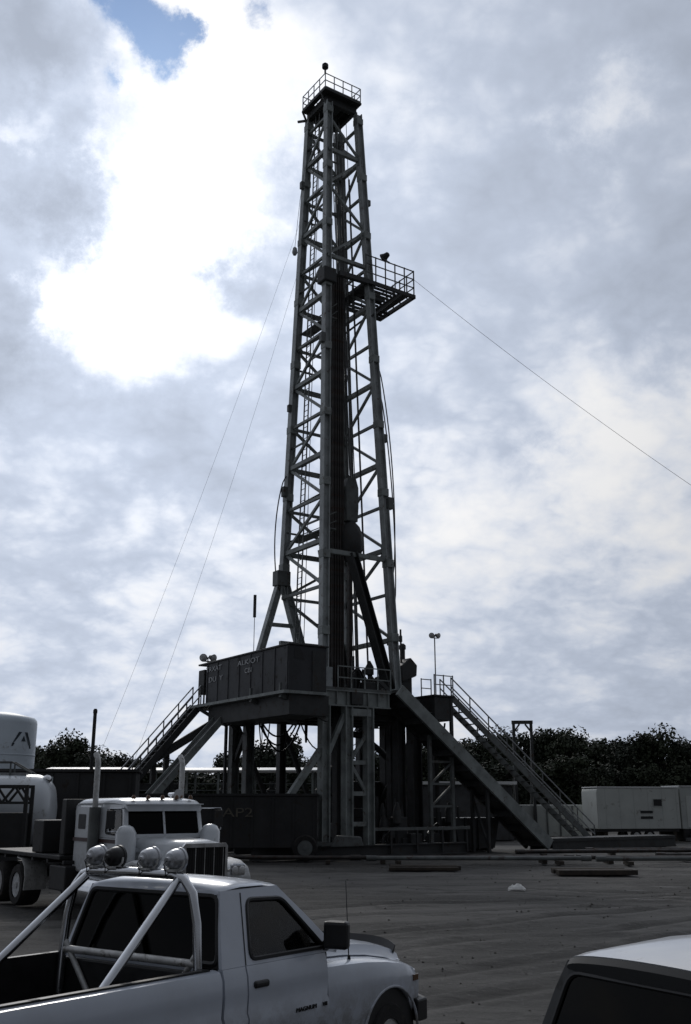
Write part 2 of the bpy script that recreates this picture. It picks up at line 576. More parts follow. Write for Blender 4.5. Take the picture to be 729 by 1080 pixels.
def text_mesh(body, size, extrude=0.006):
    cu = bpy.data.curves.new('lettering', 'FONT')
    cu.body = body
    cu.size = size
    cu.extrude = extrude
    cu.align_x = 'CENTER'
    cu.align_y = 'CENTER'
    to = bpy.data.objects.new('lettering', cu)
    col.objects.link(to)
    bpy.context.view_layer.update()
    me = bpy.data.meshes.new_from_object(to.evaluated_get(bpy.context.evaluated_depsgraph_get()))
    bpy.data.objects.remove(to)
    return me


def lettering(body, size, pos, xdir, ydir, m, parent, stretch=1.0, wear=0.0):
    """pos, xdir and ydir in the parent's frame"""
    me = text_mesh(body, size)
    x, y = Vector(xdir).normalized(), Vector(ydir).normalized()
    z = x.cross(y)
    mx = Matrix((x, y, z)).transposed().to_4x4()
    mx.translation = Vector(pos) - ORG.get(parent.name, Vector())
    me.transform(mx @ Matrix.Diagonal((stretch, 1, 1, 1)))
    me.materials.clear()
    me.materials.append(M[m])
    o = bpy.data.objects.new('lettering', me)
    col.objects.link(o)
    o.parent = parent
    ORG[o.name] = ORG.get(parent.name, Vector())
    return o


def bool_cut(o, cutters):
    """subtract MB cutters from a mesh object and keep the result as its mesh"""
    tmp = []
    for c in cutters:
        me = c.mesh('cut')
        co = bpy.data.objects.new('cut', me)
        col.objects.link(co)
        co.parent = o
        md = o.modifiers.new('cut', 'BOOLEAN')
        md.object = co
        md.solver = 'EXACT'
        tmp.append(co)
    bpy.context.view_layer.update()
    me = bpy.data.meshes.new_from_object(o.evaluated_get(bpy.context.evaluated_depsgraph_get()))
    o.modifiers.clear()
    o.data = me
    me.set_sharp_from_angle(angle=R(35))
    for c in tmp:
        bpy.data.objects.remove(c)


# ------------------------------------------------------------------ ground
def ruts(x, y):
    """height of the tyre ruts: dug in along the middle, pushed up at the sides"""
    h = 0.0
    for off, sl_, ph in ((13.2, .78, 0.0), (15.5, .78, 0.0), (18.2, .62, .6), (20.6, .62, .6), (24.0, .30, 1.1), (26.2, .30, 1.1), (31.0, -.22, 2.0), (33.0, -.22, 2.0)):      # tyre ruts sweeping across the yard
        c = off + sl_ * x + 1.3 * math.sin(x * 0.11 + ph) + .5 * noise.noise(Vector((x * .3, off, 0)))
        k = .5 + .5 * noise.noise(Vector((x * .4, off * 3, 1)))
        d = (y - c) / math.hypot(1, sl_)
        if abs(d) < 1.5:
            h -= 0.08 * k * math.exp(-(d / 0.24) ** 2)
            h += 0.05 * k * math.exp(-((abs(d) - 0.42) / 0.16) ** 2)
    return h


def ground_h(x, y):
    p = Vector((x * 0.35, y * 0.55, 0))
    h = noise.noise(p) * 0.05 + noise.noise(p * 3.1) * 0.022 + noise.noise(p * 8.0) * 0.010
    h += ruts(x, y)
    return min(h, 0.05) - 0.045


def axis_pts(lo, hi, step, far):
    a = []
    x = lo
    while x < hi:
        a.append(x)
        x += step
    a.append(hi)
    s = step
    l, r_ = [lo], [hi]
    while r_[-1] < far:
        s *= 1.35
        r_.append(r_[-1] + s)
        l.append(l[-1] - s)
    return sorted(l[1:]) + a + r_[1:]


xs, ys = axis_pts(-16, 24, 0.16, 2500), axis_pts(4, 46, 0.16, 2500)
vs = [(x, y, ground_h(x, y) if abs(x) < 60 and -20 < y < 90 else -0.045) for y in ys for x in xs]
nx = len(xs)
fs = [(j * nx + i, j * nx + i + 1, (j + 1) * nx + i + 1, (j + 1) * nx + i) for j in range(len(ys) - 1) for i in range(nx - 1)]
me = bpy.data.meshes.new('ground')
me.from_pydata(vs, [], fs)
me.polygons.foreach_set('use_smooth', [True] * len(fs))
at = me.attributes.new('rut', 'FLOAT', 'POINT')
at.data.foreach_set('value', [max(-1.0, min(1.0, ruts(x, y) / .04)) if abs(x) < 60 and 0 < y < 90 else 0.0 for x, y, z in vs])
me.materials.append(M['ground'])
g = bpy.data.objects.new('ground', me)
col.objects.link(g)
tag(g, kind='structure')

# ------------------------------------------------------------------ the drilling rig's frame: u towards the pipe ramp, v away, z up
RA = R(34)
RO = Vector((-0.5, 54.0, 0))
RM = Matrix.Translation(RO) @ Matrix.Rotation(RA, 4, 'Z')


def rig_thing(name, label, cat, org, group=None):
    return thing(name, label, cat, RM @ Vector(org), RA, group, org)


def V3(*a):
    return Vector(a)


ZF = 7.9                                                                  # rig floor


def mast_pt(su, sv, z, k=1.0):
    t = (z - ZF) / 37.6
    a = (2.32 + (1.07 - 2.32) * t) * k
    return V3(su * a - 0.24 * t, sv * a + 0.14 * t, z)


mast = rig_thing('drilling_mast', 'tall grey lattice drilling mast with crown platform and pipe-racking balcony', 'mast', (0, 0, ZF))
ZT = 44.4
for su, sv in ((-1, -1), (1, -1), (-1, 1), (1, 1)):
    z0 = 13.6 if (su, sv) == (-1, 1) else ZF + 0.02
    leg = MB().hbeam(mast_pt(su, sv, z0), mast_pt(su, sv, ZT), 0.40, 0.42, 0.05, up=(1, 0, 0))
    leg = leg.build('leg', 'mast', mast)
    for k in range(9):                                                    # splice plates and pins
        z = 11 + k * 4.1
        if z > z0 + .5:
            c = mast_pt(su, sv, z)
            MB().box(c - V3(.235, .235, .22), c + V3(.235, .235, .22)).build('splice_plate', 'rig', leg, bevel=.02)
levels = [ZF + 3.0 + k * 2.5 for k in range(14)]
faces = (((-1, -1), (-1, 1)), ((1, -1), (1, 1)), ((-1, 1), (1, 1)))
for fi, (a, b) in enumerate(faces):
    for k, z in enumerate(levels):
        if fi == 0 and z < 13 and k == 0:
            continue
        w = 0.24 if k % 2 == 0 else 0.15
        MB().bar(mast_pt(*a, z), mast_pt(*b, z), w, w).build('girt', 'rig', mast)
        if k + 1 < len(levels):
            z2 = levels[k + 1]
            p, q = (a, b) if (k + fi) % 2 else (b, a)
            MB().bar(mast_pt(*p, z), mast_pt(*q, z2), 0.13, 0.15).build('diagonal_brace', 'rig', mast)
            if k % 2 == 0 and fi != 1:
                zm = (z + z2) / 2
                m1 = (mast_pt(*p, z) + mast_pt(*q, z2)) / 2
                MB().bar(m1, mast_pt(*(a if (k // 2) % 2 else b), zm), 0.08, 0.1).build('strut', 'rig_mid', mast)
for k in range(0, 14, 3):                                                 # near face is open but for heavy ring girts high up
    if levels[k] > 30:
        MB().bar(mast_pt(-1, -1, levels[k]), mast_pt(1, -1, levels[k]), .22, .22).build('girt', 'rig', mast)
for k in (9, 10, 11, 12):
    a, b = ((-1, -1), (1, -1)) if k % 2 else ((1, -1), (-1, -1))
    MB().bar(mast_pt(*a, levels[k]), mast_pt(*b, levels[k + 1]), .13, .13).build('diagonal_brace', 'rig', mast)
for fi, (a, b) in enumerate(faces):
    for k, z in enumerate(levels):
        for p, q in ((a, b), (b, a)):
            if p == (-1, 1) and z < 14:
                continue
            P, Q = mast_pt(*p, z), mast_pt(*q, z)
            d = (Q - P).normalized()
            MB().bar(P + d * .2, P + d * (.55 if k % 2 == 0 else .42), .03, .5 if k % 2 == 0 else .36).build('gusset_plate', 'rig', mast)
# A-frame feet: the far rear corner splits into two legs, the near side has a heavy strut
top = mast_pt(-1, 1, 14.4)
MB().hbeam(top + V3(-.1, 0, .3), (-4.0, 2.6, ZF), 0.36, 0.36, .05, up=(1, 0, 0)).build('a_frame_leg', 'mast', mast)
MB().hbeam(top, (0.1, 2.4, ZF), 0.46, 0.46, .05, up=(1, 0, 0)).build('a_frame_leg', 'mast', mast)
MB().bar((-2.95, 2.35, 11.9), (-1.35, 2.2, 11.9), .2, .2).build('girt', 'rig', mast)
MB().box(top - V3(.55, .3, .35), top + V3(.3, .3, .5)).build('pin_block', 'rig_mid', mast, bevel=.04)
MB().hbeam((-.35, -2.0, 15.4), (2.05, -2.2, ZF), .62, .42, .06, up=(1, 0, 0)).build('a_frame_leg', 'rig_dark', mast)
MB().bar(mast_pt(-1, -1, 15.3), mast_pt(1, -1, 15.3), .2, .24).build('girt', 'rig', mast)
MB().hbeam((.3, 1.9, 16.5), (2.2, 2.0, ZF), .5, .4, .06, up=(1, 0, 0)).build('a_frame_leg', 'rig_dark', mast)
# ladder up the left face
lad = MB()
for s in (-.22, .22):
    lad.bar(mast_pt(-1, .25, 10) + V3(.1, s, 0), mast_pt(-1, .25, 45) + V3(.1, s, 0), .06)
for k in range(100):
    p = mast_pt(-1, .25, 10.2 + k * .34) + V3(.1, 0, 0)
    lad.bar(p + V3(0, -.22, 0), p + V3(0, .22, 0), .03)
lad.build('ladder', 'rig_mid', mast)
# standpipe and rotary hose
MB().tube(mast_pt(.6, 1, 8) + V3(0, -.35, 0), mast_pt(.6, 1, 27) + V3(0, -.35, 0), .09).build('standpipe', 'pipe', mast, 40)
hz = []
for k in range(25):
    t = k / 24
    a, b = mast_pt(.6, 1, 27) + V3(0, -.35, 0), V3(.45, -.15, 17.2)
    p = a.lerp(b, t)
    p.z -= 5.5 * 4 * t * (1 - t) * .9
    hz.append(p)
MB().path(hz, .075, 8).build('rotary_hose', 'black', mast, 40)
for du, dv in ((-.9, -.6), (1.2, .4), (1.0, -.9), (-1.1, .9), (.2, 1.1)):
    MB().tube((du * 1.3, dv * 1.3, ZF), mast_pt(0, 0, 44) + V3(du * .6, dv * .6, 0), .022, 5).build('line', 'wire', mast)
for sgn, z0_, z1_, off in ((1, 27.2, 14.2, .55), (1, 25.5, 12.6, .42), (-1, 20.5, 13.8, .5)):      # slack hoses hung outside the legs
    sv_n = -1 if sgn > 0 else 1
    pts = []
    for q in range(17):
        tq = q / 16
        z = z0_ + (z1_ - z0_) * tq
        pts.append(mast_pt(sgn, sv_n, z) + V3(sgn * (.22 + off * math.sin(math.pi * tq) ** .6), 0, 0))
    MB().path(pts, .035, 6).build('hung_hose', 'black', mast, 40)
for q, (du, dv) in enumerate(((.95, .15), (1.15, -.1), (.75, .5), (-.2, .9), (1.3, -.55))):
    MB().tube((du * 1.2, dv * 1.6, ZF), mast_pt(0, 0, 40) + V3(du * .7, dv * .7, 0), .03 if q % 2 else .045, 6).build('line', 'wire', mast)
MB().bar(mast_pt(1, .55, 9), mast_pt(1, .55, 44), .16, .12).build('cable_tray', 'rig_mid', mast)
# boxes, lamps and snubs clamped to the legs
for su, sv, z, w in ((-1, 1, 19.5, .3), (-1, 1, 24.6, .22), (-1, 1, 39.5, .25), (1, -1, 22.5, .24), (1, -1, 18.6, .34), (-1, -1, 27.8, .3), (1, -1, 38, .2)):
    c = mast_pt(su, sv, z) + V3(su * .32, -abs(sv) * .1, 0)
    MB().box(c - V3(w * .5, w * .5, w), c + V3(w * .5, w * .5, w)).build('junction_box', 'rig_mid', mast, bevel=.03)
for k, (z, off) in enumerate(((16.6, 0), (29.4, .1))):                    # small inner walkways
    p, q = mast_pt(-1, -1, z, .92), mast_pt(-1, 1, z, .92)
    w = MB().box((p.x, p.y, z), (p.x + .7, q.y, z + .07))
    w.bar((p.x + .7, p.y, z + 1), (p.x + .7, q.y, z + 1), .05)
    w.bar((p.x + .7, p.y, z + .5), (p.x + .7, q.y, z + .5), .04)
    w.build('inner_walkway', 'rig_mid', mast)
# crown
ZC = 45.05
cr = mast_pt(0, 0, 45.3) + V3(-.1, .05, 0)


def cpt(u, v, z):
    return V3(cr.x + u, cr.y + v, z)


crown = MB().box(cpt(-1.15, -1.15, ZT), cpt(1.15, -.85, ZC - .1)).box(cpt(-1.15, .85, ZT), cpt(1.15, 1.15, ZC - .1))
crown.box(cpt(-1.15, -.848, ZT + .02), cpt(-.9, .848, ZC - .12)).box(cpt(.9, -.848, ZT + .02), cpt(1.15, .848, ZC - .12)).box(cpt(-.2, -.846, ZT + .1), cpt(.2, .846, ZC - .14))
crown = crown.build('crown_frame', 'rig_dark', mast, bevel=.03)
pl = poly_hole([cpt(-1.5, -1.55, ZC), cpt(1.25, -1.55, ZC), cpt(1.25, 1.2, ZC), cpt(-1.5, 1.2, ZC)],
               [cpt(-1.2, -.75, ZC), cpt(-.75, -.75, ZC), cpt(-.75, .3, ZC), cpt(-1.2, .3, ZC)], (0, 0, -1), .14).build('crown_platform', 'rig_dark', mast)
cps = [cpt(-1.45, -1.5, ZC), cpt(1.2, -1.5, ZC), cpt(1.2, 1.15, ZC), cpt(-1.45, 1.15, ZC)]
for i in range(4):
    a, b = cps[i], cps[(i + 1) % 4]
    for h in (.55, 1.05):
        MB().bar(a + V3(0, 0, h), b + V3(0, 0, h), .045).build('rail', 'galv', pl)
    MB().box(a.lerp(b, .0) - V3(.02, .02, 0), b + V3(.02, .02, .12)).build('toe_board', 'rig_mid', pl)
    for k in range(4):
        p = a.lerp(b, k / 4)
        MB().bar(p, p + V3(0, 0, 1.07), .05).build('post', 'galv', pl)
for k in range(5):
    c = cpt(-.6 + k * .3, 0, ZC + .25)
    MB().lathe([(.15, -.06), (.5, -.06), (.45, 0), (.5, .06), (.15, .06)], c, (1, 0, 0), 20).build('sheave', 'rig_dark', crown, 40)
MB().tube(cpt(-1.5, -1.55, ZC + 1), cpt(-1.5, -1.55, ZC + 1.35), .06).lathe([(.12, 0), (.2, .06), (.2, .3), (.1, .4)], cpt(-1.5, -1.55, ZC + 1.3), (0, 0, 1), 10).build('beacon', 'rig_dark', mast, 40)
MB().bar(mast_pt(-1, 1, 44.4) + V3(0, -.1, 0), mast_pt(-1, 1, 44.4) + V3(-.55, .55, .05), .12).build('jib', 'rig_mid', mast)
for s, k in ((-1, 0), (1, 1)):
    MB().bar(cpt(-1.5, s * 1.1, ZC - .14), mast_pt(-1, s, 43.9), .1).build('strut', 'rig_dark', mast)
# pipe-racking balcony
ZM = 32.3
mbp = MB().bar((.9, -1.75, ZM), (4.5, -1.75, ZM), .14, .24).bar((.9, 1.8, ZM), (4.5, 1.8, ZM), .14, .24).bar((4.5, -1.82, ZM), (4.5, 1.87, ZM), .16, .24).bar((1.0, -1.68, ZM), (1.0, 1.73, ZM), .14, .2)
mbp = mbp.build('racking_balcony', 'rig_dark', mast)
for k in range(6):
    v = -1.3 + k * .36
    MB().bar((1.1, v, ZM + .02), (3.4, v, ZM + .02), .10, .14).build('finger', 'rig_dark', mbp)
for v in (.95, 1.35):
    MB().bar((1.1, v, ZM), (4.4, v, ZM), .12, .14).build('finger', 'rig_dark', mbp)
MB().box((3.45, -1.66, ZM + .0), (4.2, 1.7, ZM + .07)).build('walkway', 'rig_dark', mbp)
MB().box((1.1, -1.66, ZM - .03), (1.75, 1.7, ZM + .05)).build('walkway', 'rig_dark', mbp)
MB().box((1.76, -.2, ZM + .12), (3.44, .35, ZM + .19)).build('diving_board', 'rig_dark', mbp)
rails = (((.9, -1.75), (4.5, -1.75)), ((4.5, -1.75), (4.5, 1.8)), ((4.5, 1.8), (.9, 1.8)))
for a, b in rails:
    a3, b3 = V3(a[0], a[1], ZM), V3(b[0], b[1], ZM)
    for h in (.62, 1.2, 1.75):
        MB().bar(a3 + V3(0, 0, h), b3 + V3(0, 0, h), .055).build('rail', 'rig_mid', mbp)
    for k in range(6):
        p = a3.lerp(b3, k / 5 if b == (.9, 1.8) else k / 5.0001)
        MB().bar(p, p + V3(0, 0, 1.8), .06).build('post', 'rig_mid', mbp)
for v in (-1.75, 1.8):
    MB().bar((3.5, v, ZM - .1), mast_pt(1, 1 if v > 0 else -1, 30.2), .12).build('brace', 'rig_dark', mbp)
MB().bar((-1.1, -1.85, ZM - .2), (1.0, -1.75, ZM - .05), .26, .3).build('support_beam', 'rig_dark', mbp)
c = mast_pt(-1, -1, ZM - .4)
MB().box(c - V3(.42, .42, .45), c + V3(.42, .42, .45)).build('bracket', 'rig_dark', mbp, bevel=.06)


def floodlight(loc, label, pole=0.0, rot=0.0, s=1.0, twin=True, group=None):
    t = thing('floodlight', label, 'floodlight', loc, rot, group)
    if pole:
        MB().tube((0, 0, 0), (0, 0, pole), .035, 8).build('pole', 'rig_mid', t, 40)
    for k in ((-1, 1) if twin else (0,)):
        x = k * .26 * s
        d = Vector((k * .5, -1, -.35)).normalized()
        b = V3(x, 0, pole + .28 * s)
        h = MB().lathe([(.07 * s, -.24 * s), (.13 * s, -.2 * s), (.17 * s, -.02 * s), (.26 * s, .16 * s), (.25 * s, .18 * s)], b, d, 14).build('lamp_housing', 'rig_dark', t, 40)
        MB().lathe([(.235 * s, .17 * s), (.2 * s, .2 * s), (.01, .215 * s)], b, d, 14).build('lens', 'lamp_glass', h, 40)
    MB().bar((-.36 * s, 0, pole + .04 * s), (.36 * s, 0, pole + .04 * s), .07 * s).bar((0, 0, pole), (0, 0, pole + .3 * s), .06 * s).build('bracket', 'rig_dark', t)
    return t


floodlight(RM @ V3(2.35, -1.75, ZM + 1.78), 'dark floodlight clamped on the high racking balcony handrail', 0, 4.0, 1.15, False)

# drill pipe stands racked in the mast
k = 0
for i in range(3):
    for j in range(5):
        b = V3(-.75 + j * .17, -.75 + i * .2, ZF + .05)
        tpt = V3(-.62 + j * .16, -.55 + i * .2, ZM + .6)
        o = MB().tube(b, tpt, .075, 8).build('drill_pipe_stand', 'pipe', None, 40, org=b)
        o.location = RM @ b
        o.rotation_euler = (0, 0, RA)
        tag(o, 'long dark drill pipe stand racked upright inside the mast', 'drill pipe', 'drill pipe stands racked in the mast')
# travelling block, swivel and kelly
tb = rig_thing('travelling_block', 'grey travelling block with hook and swivel hanging inside the mast', 'travelling block', (.55, -.5, 9))
bu, bv = .55, -.5
MB().prism([(-.36, 17.6), (-.42, 18.4), (-.42, 19.6), (-.25, 20.15), (.25, 20.15), (.42, 19.6), (.42, 18.4), (.36, 17.6)], 'y', -.3, .3).xf(Matrix.Translation((bu, bv, 0))).build('block', 'rig_mid', tb, bevel=.04)
MB().lathe([(.2, 0), (.55, .25), (.72, .7), (.72, 1.5), (.55, 2.0), (.25, 2.35)], (bu + .02, bv, 15.3), (0, 0, 1), 16).build('swivel', 'rig_dark', tb, 40)
for s in (-1, 1):
    MB().tube((bu + s * .5, bv, 17.2), (bu + s * .62, bv, 14.0), .09, 8).build('bail', 'rig_dark', tb, 40)
MB().bar((bu, bv, 8.3), (bu, bv, 15.4), .22).build('kelly', 'pipe', tb)
for dx, dy in ((-.22, -.2), (-.08, -.2), (.08, -.2), (.22, -.2), (-.22, .2), (.22, .2)):
    MB().tube((bu + dx, bv + dy, 20.0), cpt(dx * 1.6, dy, ZC + .2), .03, 5).build('drilling_line', 'wire', tb)

# ------------------------------------------------------------------ substructure
sub = rig_thing('rig_substructure', 'grey steel rig substructure of columns, braces and raised floor deck', 'substructure', (0, 0, 0))
for a, b in (((-4.2, -4.2), (.6, 4.2)), ((.602, -2.75), (2.9, 4.2)), ((2.902, -1.4), (4.6, 4.2))):
    MB().box((a[0], a[1], 7.78), (b[0], b[1], ZF)).build('floor_plate', 'rig_mid', sub)
for v in (-4.1, 4.1):
    b = MB().hbeam((-4.2, v, 7.38), (.5 if v < 0 else 4.6, v, 7.38), .3, .78, .06).build('rim_beam', 'rig', sub)
    for k in range(8):
        u = -4 + k * .62
        MB().box((u, v - .145, 7.06), (u + .04, v + .145, 7.70)).build('stiffener', 'rig', b)
MB().hbeam((.72, -2.6, 7.3), (2.9, -2.6, 7.3), .3, .9, .06).build('rim_beam', 'rig_dark', sub)
MB().hbeam((2.9, -1.1, 7.3), (4.6, -1.1, 7.3), .3, .9, .06).build('rim_beam', 'rig_dark', sub)
for u, vn in ((-4.1, -3.9), (-1.6, -3.9), (1.4, -2.4), (4.45, -.9)):
    MB().hbeam((u, vn, 7.2), (u, 3.9, 7.2), .3, .9, .06).build('cross_beam', 'rig_dark', sub)
for v in (-2.4, -.8, .8, 2.4):
    MB().hbeam((-4, v, 6.85), (4.5, v, 6.85), .3, .6, .05).build('cross_beam', 'rig_dark', sub)
MB().box((-1.9, -4.27, 7.1), (-1.2, -3.9, 7.72)).build('tool_box', 'rig_dark', sub, bevel=.02)
MB().box((-1.95, -4.3, 6.55), (-.75, -3.95, 6.9)).build('sill_beam', 'rig', sub, bevel=.02)
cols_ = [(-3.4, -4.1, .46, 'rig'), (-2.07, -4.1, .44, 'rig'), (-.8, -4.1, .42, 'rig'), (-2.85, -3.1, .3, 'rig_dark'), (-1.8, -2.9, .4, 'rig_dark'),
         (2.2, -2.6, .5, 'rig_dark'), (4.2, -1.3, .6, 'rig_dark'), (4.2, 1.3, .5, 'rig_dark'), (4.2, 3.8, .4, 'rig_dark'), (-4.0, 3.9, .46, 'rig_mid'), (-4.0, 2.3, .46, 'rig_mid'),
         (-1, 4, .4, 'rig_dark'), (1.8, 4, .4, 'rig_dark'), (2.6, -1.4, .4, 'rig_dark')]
for u, v, w, m_ in cols_:
    MB().hbeam((u, v, .55), (u, v, 7.0 if v > -4 else 6.98), w, w, .06, up=(1, 0, 0)).build('column', m_, sub)
for z, z2 in ((1.5, 2.9), (2.9, 4.35), (4.35, 5.7)):
    MB().bar((-1.86, -4.1, z), (-1.0, -4.1, z), .2, .2).build('girt', 'rig', sub)
MB().bar((-1.86, -4.1, 4.25), (-1.0, -4.1, 3.0), .14, .16).build('diagonal_brace', 'rig', sub)
MB().bar((-1.86, -4.1, 4.5), (-1.0, -4.1, 5.6), .14, .16).build('diagonal_brace', 'rig', sub)
MB().bar((-3.2, -4.1, 4.7), (-2.25, -4.1, 6.6), .2, .22).build('diagonal_brace', 'rig', sub)
MB().bar((-3.6, -4.1, 4.9), (-6.9, -4.1, .7), .26, .28).build('diagonal_brace', 'rig', sub)
for a, b in (((4.2, -1.1, 1), (4.2, 1.1, 6.2)), ((4.2, 1.1, 1), (4.2, -1.1, 6.2)), ((-3.8, 3.9, 6.4), (-1.2, 3.9, 1.2)), ((1.6, 4, 1), (-.8, 4, 6.3)), ((2.2, -2.8, 1), (2.6, -1.6, 6.3)), ((-4, 2.5, 6.2), (-4, 3.7, 4.6))):
    MB().bar(a, b, .22).build('diagonal_brace', 'rig_dark', sub)
for v in (-4.1, -1.3, 1.3, 4.0):
    MB().hbeam((-5.2 if v > -4 else -7.2, v, .28), (5.2, v, .28), .36, .55, .06).build('base_skid', 'rig_dark', sub)
MB().bar((-.6, -4.25, 1.25), (5.4, -4.25, 1.25), .1, .14).build('guard_rail', 'rig_mid', sub)
for u in (.4, 2.0, 3.6, 5.2):
    MB().bar((u, -4.25, .1), (u, -4.25, 1.2), .09).build('guard_post', 'rig_dark', sub)
# light braced tower under the pipe ramp
for u in (3.1, 4.55):
    MB().bar((u, -4.0, 0), (u, -4.0, 5.8 if u < 4 else 4.75), .17).build('tower_post', 'rig_mid', sub)
for z in (1.2, 2.3, 3.4, 4.5):
    MB().bar((3.1, -4.0, z), (4.55, -4.0, z), .11).build('tower_girt', 'rig_mid', sub)
for z in (2.3, 3.4):
    MB().bar((3.15, -4.0, z), (4.5, -4.0, z + 1.05), .09).build('tower_brace', 'rig_mid', sub)
# handrail on the near floor edge
for u0, u1 in ((-2.6, .6),):
    for h in (.5, 1.05):
        MB().bar((u0, -4.1, ZF + h), (u1, -4.1, ZF + h), .05).build('rail', 'rig', sub)
    for k in range(5):
        u = u0 + (u1 - u0) * k / 4
        MB().bar((u, -4.1, ZF), (u, -4.1, ZF + 1.07), .05).build('rail_post', 'rig', sub)
o = MB().box((-3.75, -4.15, ZF), (-2.95, -3.55, ZF + .95)).build('equipment_cabinet', 'cabinet', None, bevel=.02, org=(-3.35, -3.85, ZF))
o.location = RM @ V3(-3.35, -3.85, ZF + .002)
o.rotation_euler = (0, 0, RA)
tag(o, 'pale grey metal cabinet on the near corner of the rig floor', 'cabinet')

# machinery on the rig floor
dw = rig_thing('drawworks', 'dark drawworks winch on the rig floor below the mast', 'drawworks', (-1.3, .9, ZF))
MB().lathe([(.9, -1), (.9, -.9), (.55, -.9), (.55, .9), (.9, .9), (.9, 1)], (-1.3, .9, ZF + 1.0), (0, 1, 0), 20).build('drum', 'rig_dark', dw, 40)
for v in (-.25, 2.05):
    MB().prism([(-2.3, ZF), (-.3, ZF), (-.4, ZF + 1.4), (-1, ZF + 2.1), (-1.8, ZF + 2.0)], 'y', v - .1, v + .1).build('side_frame', 'rig_dark', dw, bevel=.03)
MB().box((-2.3, -.14, ZF + .01), (-.3, 1.94, ZF + .12)).build('base', 'rig_dark', dw)


def clutter(name, label, cat, org, seed, n, spread, hmax):
    rnd = random.Random(seed)
    t = rig_thing(name, label, cat, org)
    o_ = Vector(org)
    b = MB().box(o_ + V3(-spread, -spread * .7, 0), o_ + V3(spread, spread * .7, .25)).build('base', 'rig_dark', t)
    for k in range(n):
        p = o_ + V3(rnd.uniform(-spread, spread) * .75, rnd.uniform(-spread, spread) * .5, .24)
        h = rnd.uniform(.35, 1) * hmax
        kind = k % 4
        if kind == 0:
            MB().tube(p, p + V3(rnd.uniform(-.1, .1), 0, h), .07).build('pipe', 'rig_dark', t, 40)
        elif kind == 1:
            w = rnd.uniform(.2, .38)
            MB().box(p - V3(w, w * .6, 0), p + V3(w, w * .6, h * .6)).build('housing', 'rig_dark', t, bevel=.04)
        elif kind == 2:
            pts = [p + V3(.5 * math.cos(a) * .8, .1 * math.sin(a), max(0, h * .5 * math.sin(a)) + .1) for a in [math.pi * q / 10 for q in range(11)]]
            MB().path(pts, .05, 7).build('hose', 'black', t, 40)
        else:
            r = rnd.uniform(.12, .24)
            MB().lathe([(.04, 0), (.06, h * .5), (r, h * .55), (r, h * .8), (.05, h)], p, (0, 0, 1), 10).build('valve', 'rig_dark', t, 40)
    return t


clutter('tong_rack', 'dark pipe tongs and hoses standing near the drill hole', 'tongs', (.7, -1.4, ZF), 3, 12, .9, 2.0)
clutter('mud_manifold', 'dark pipe manifold with valves at the ramp edge of the rig floor', 'manifold', (2.4, -.6, ZF), 5, 13, .9, 1.9)
con = rig_thing('hoist_winch', 'dark hoist winch with upright post on the rig floor edge', 'winch', (4.0, -.7, ZF))
MB().prism([(3.5, ZF + .9), (4.5, ZF + 1.3), (4.55, ZF + 1.9), (4.1, ZF + 2.3), (3.45, ZF + 1.8)], 'y', -1.3, -.3).build('housing', 'rig_dark', con, bevel=.06)
MB().box((3.55, -1.1, ZF), (4.3, -.5, ZF + 1.25)).build('pedestal', 'rig_dark', con, bevel=.03)
MB().tube((4.35, -.2, ZF), (4.35, -.2, ZF + 2.9), .15, 12).lathe([(.2, 0), (.2, .22), (.1, .32)], (4.35, -.2, ZF + 2.9), (0, 0, 1), 12).build('post', 'rig_dark', con, 40)
MB().tube((3.8, -.8, ZF + 2.0), (3.78, -.8, ZF + 3.9), .055).lathe([(.1, 0), (.1, .3), (.05, .4)], (3.78, -.8, ZF + 3.2), (0, 0, 1), 8).build('whip', 'rig_dark', con, 40)
# things under the floor
bop = rig_thing('blowout_preventer', 'dark stacked blowout preventer under the rig floor', 'wellhead stack', (.2, .2, 0))
MB().lathe([(.3, 0), (.3, .8), (.7, .85), (.7, 1.0), (.45, 1.05), (.45, 1.5), (.75, 1.55), (.75, 2.4), (.45, 2.45), (.45, 2.8), (.85, 2.9), (.9, 3.8), (.5, 4.3), (.35, 4.35), (.35, 6.4)], (.2, .2, 0), (0, 0, 1), 20).build('stack', 'rig_dark', bop, 40)
for z in (1.25, 1.95):
    MB().box((-1.3, -.1, z - .25), (1.7, .5, z + .25)).build('ram', 'rig_dark', bop, bevel=.05)
fl = rig_thing('flow_line', 'bent dark flow line pipe sloping away under the rig floor', 'pipe', (1.5, 1, 0))
MB().path([(.2, .2, 6.0), (1.2, .1, 6.0), (1.7, 0, 5.9), (2.6, -.3, 5.2), (3.3, -.4, 4.6), (3.6, -.2, 3.8), (3.7, 1, 2.6), (3.8, 4, 1.4)], .17, 12).build('pipe', 'rig_dark', fl, 40)
for p in ((3.6, -.2, 3.6), (3.8, 3.9, 1.3)):
    MB().bar((p[0], p[1], 0), p, .12).build('support', 'rig_dark', fl)
clutter('pump_skid', 'dark pump skid with pipes on the ground under the rig floor', 'pump skid', (1.7, -3.0, 0), 11, 16, 1.2, 2.6)
clutter('choke_manifold', 'dark choke manifold skid behind the ramp tower', 'manifold', (5.4, -2.2, 0), 12, 14, 1.1, 2.3)
clutter('hydraulic_unit', 'dark hydraulic unit standing behind the braced columns', 'hydraulic unit', (-1.0, -1.6, 0), 13, 13, 1.0, 2.4)
t = rig_thing('trip_tank', 'dark upright steel tank beneath the rig floor', 'tank', (3.2, 2.2, 0))
MB().box((2.2, 1.5, 0), (4.0, 3.0, 3.6)).build('shell', 'rig_dark', t, bevel=.05)
for z in (.9, 1.8, 2.7):
    MB().box((2.14, 1.44, z), (4.06, 3.06, z + .1)).build('rib', 'rig_dark', t)
t = rig_thing('cuttings_bin', 'dark open steel bin on the ground beside the ramp', 'bin', (7.2, -1.8, 0))
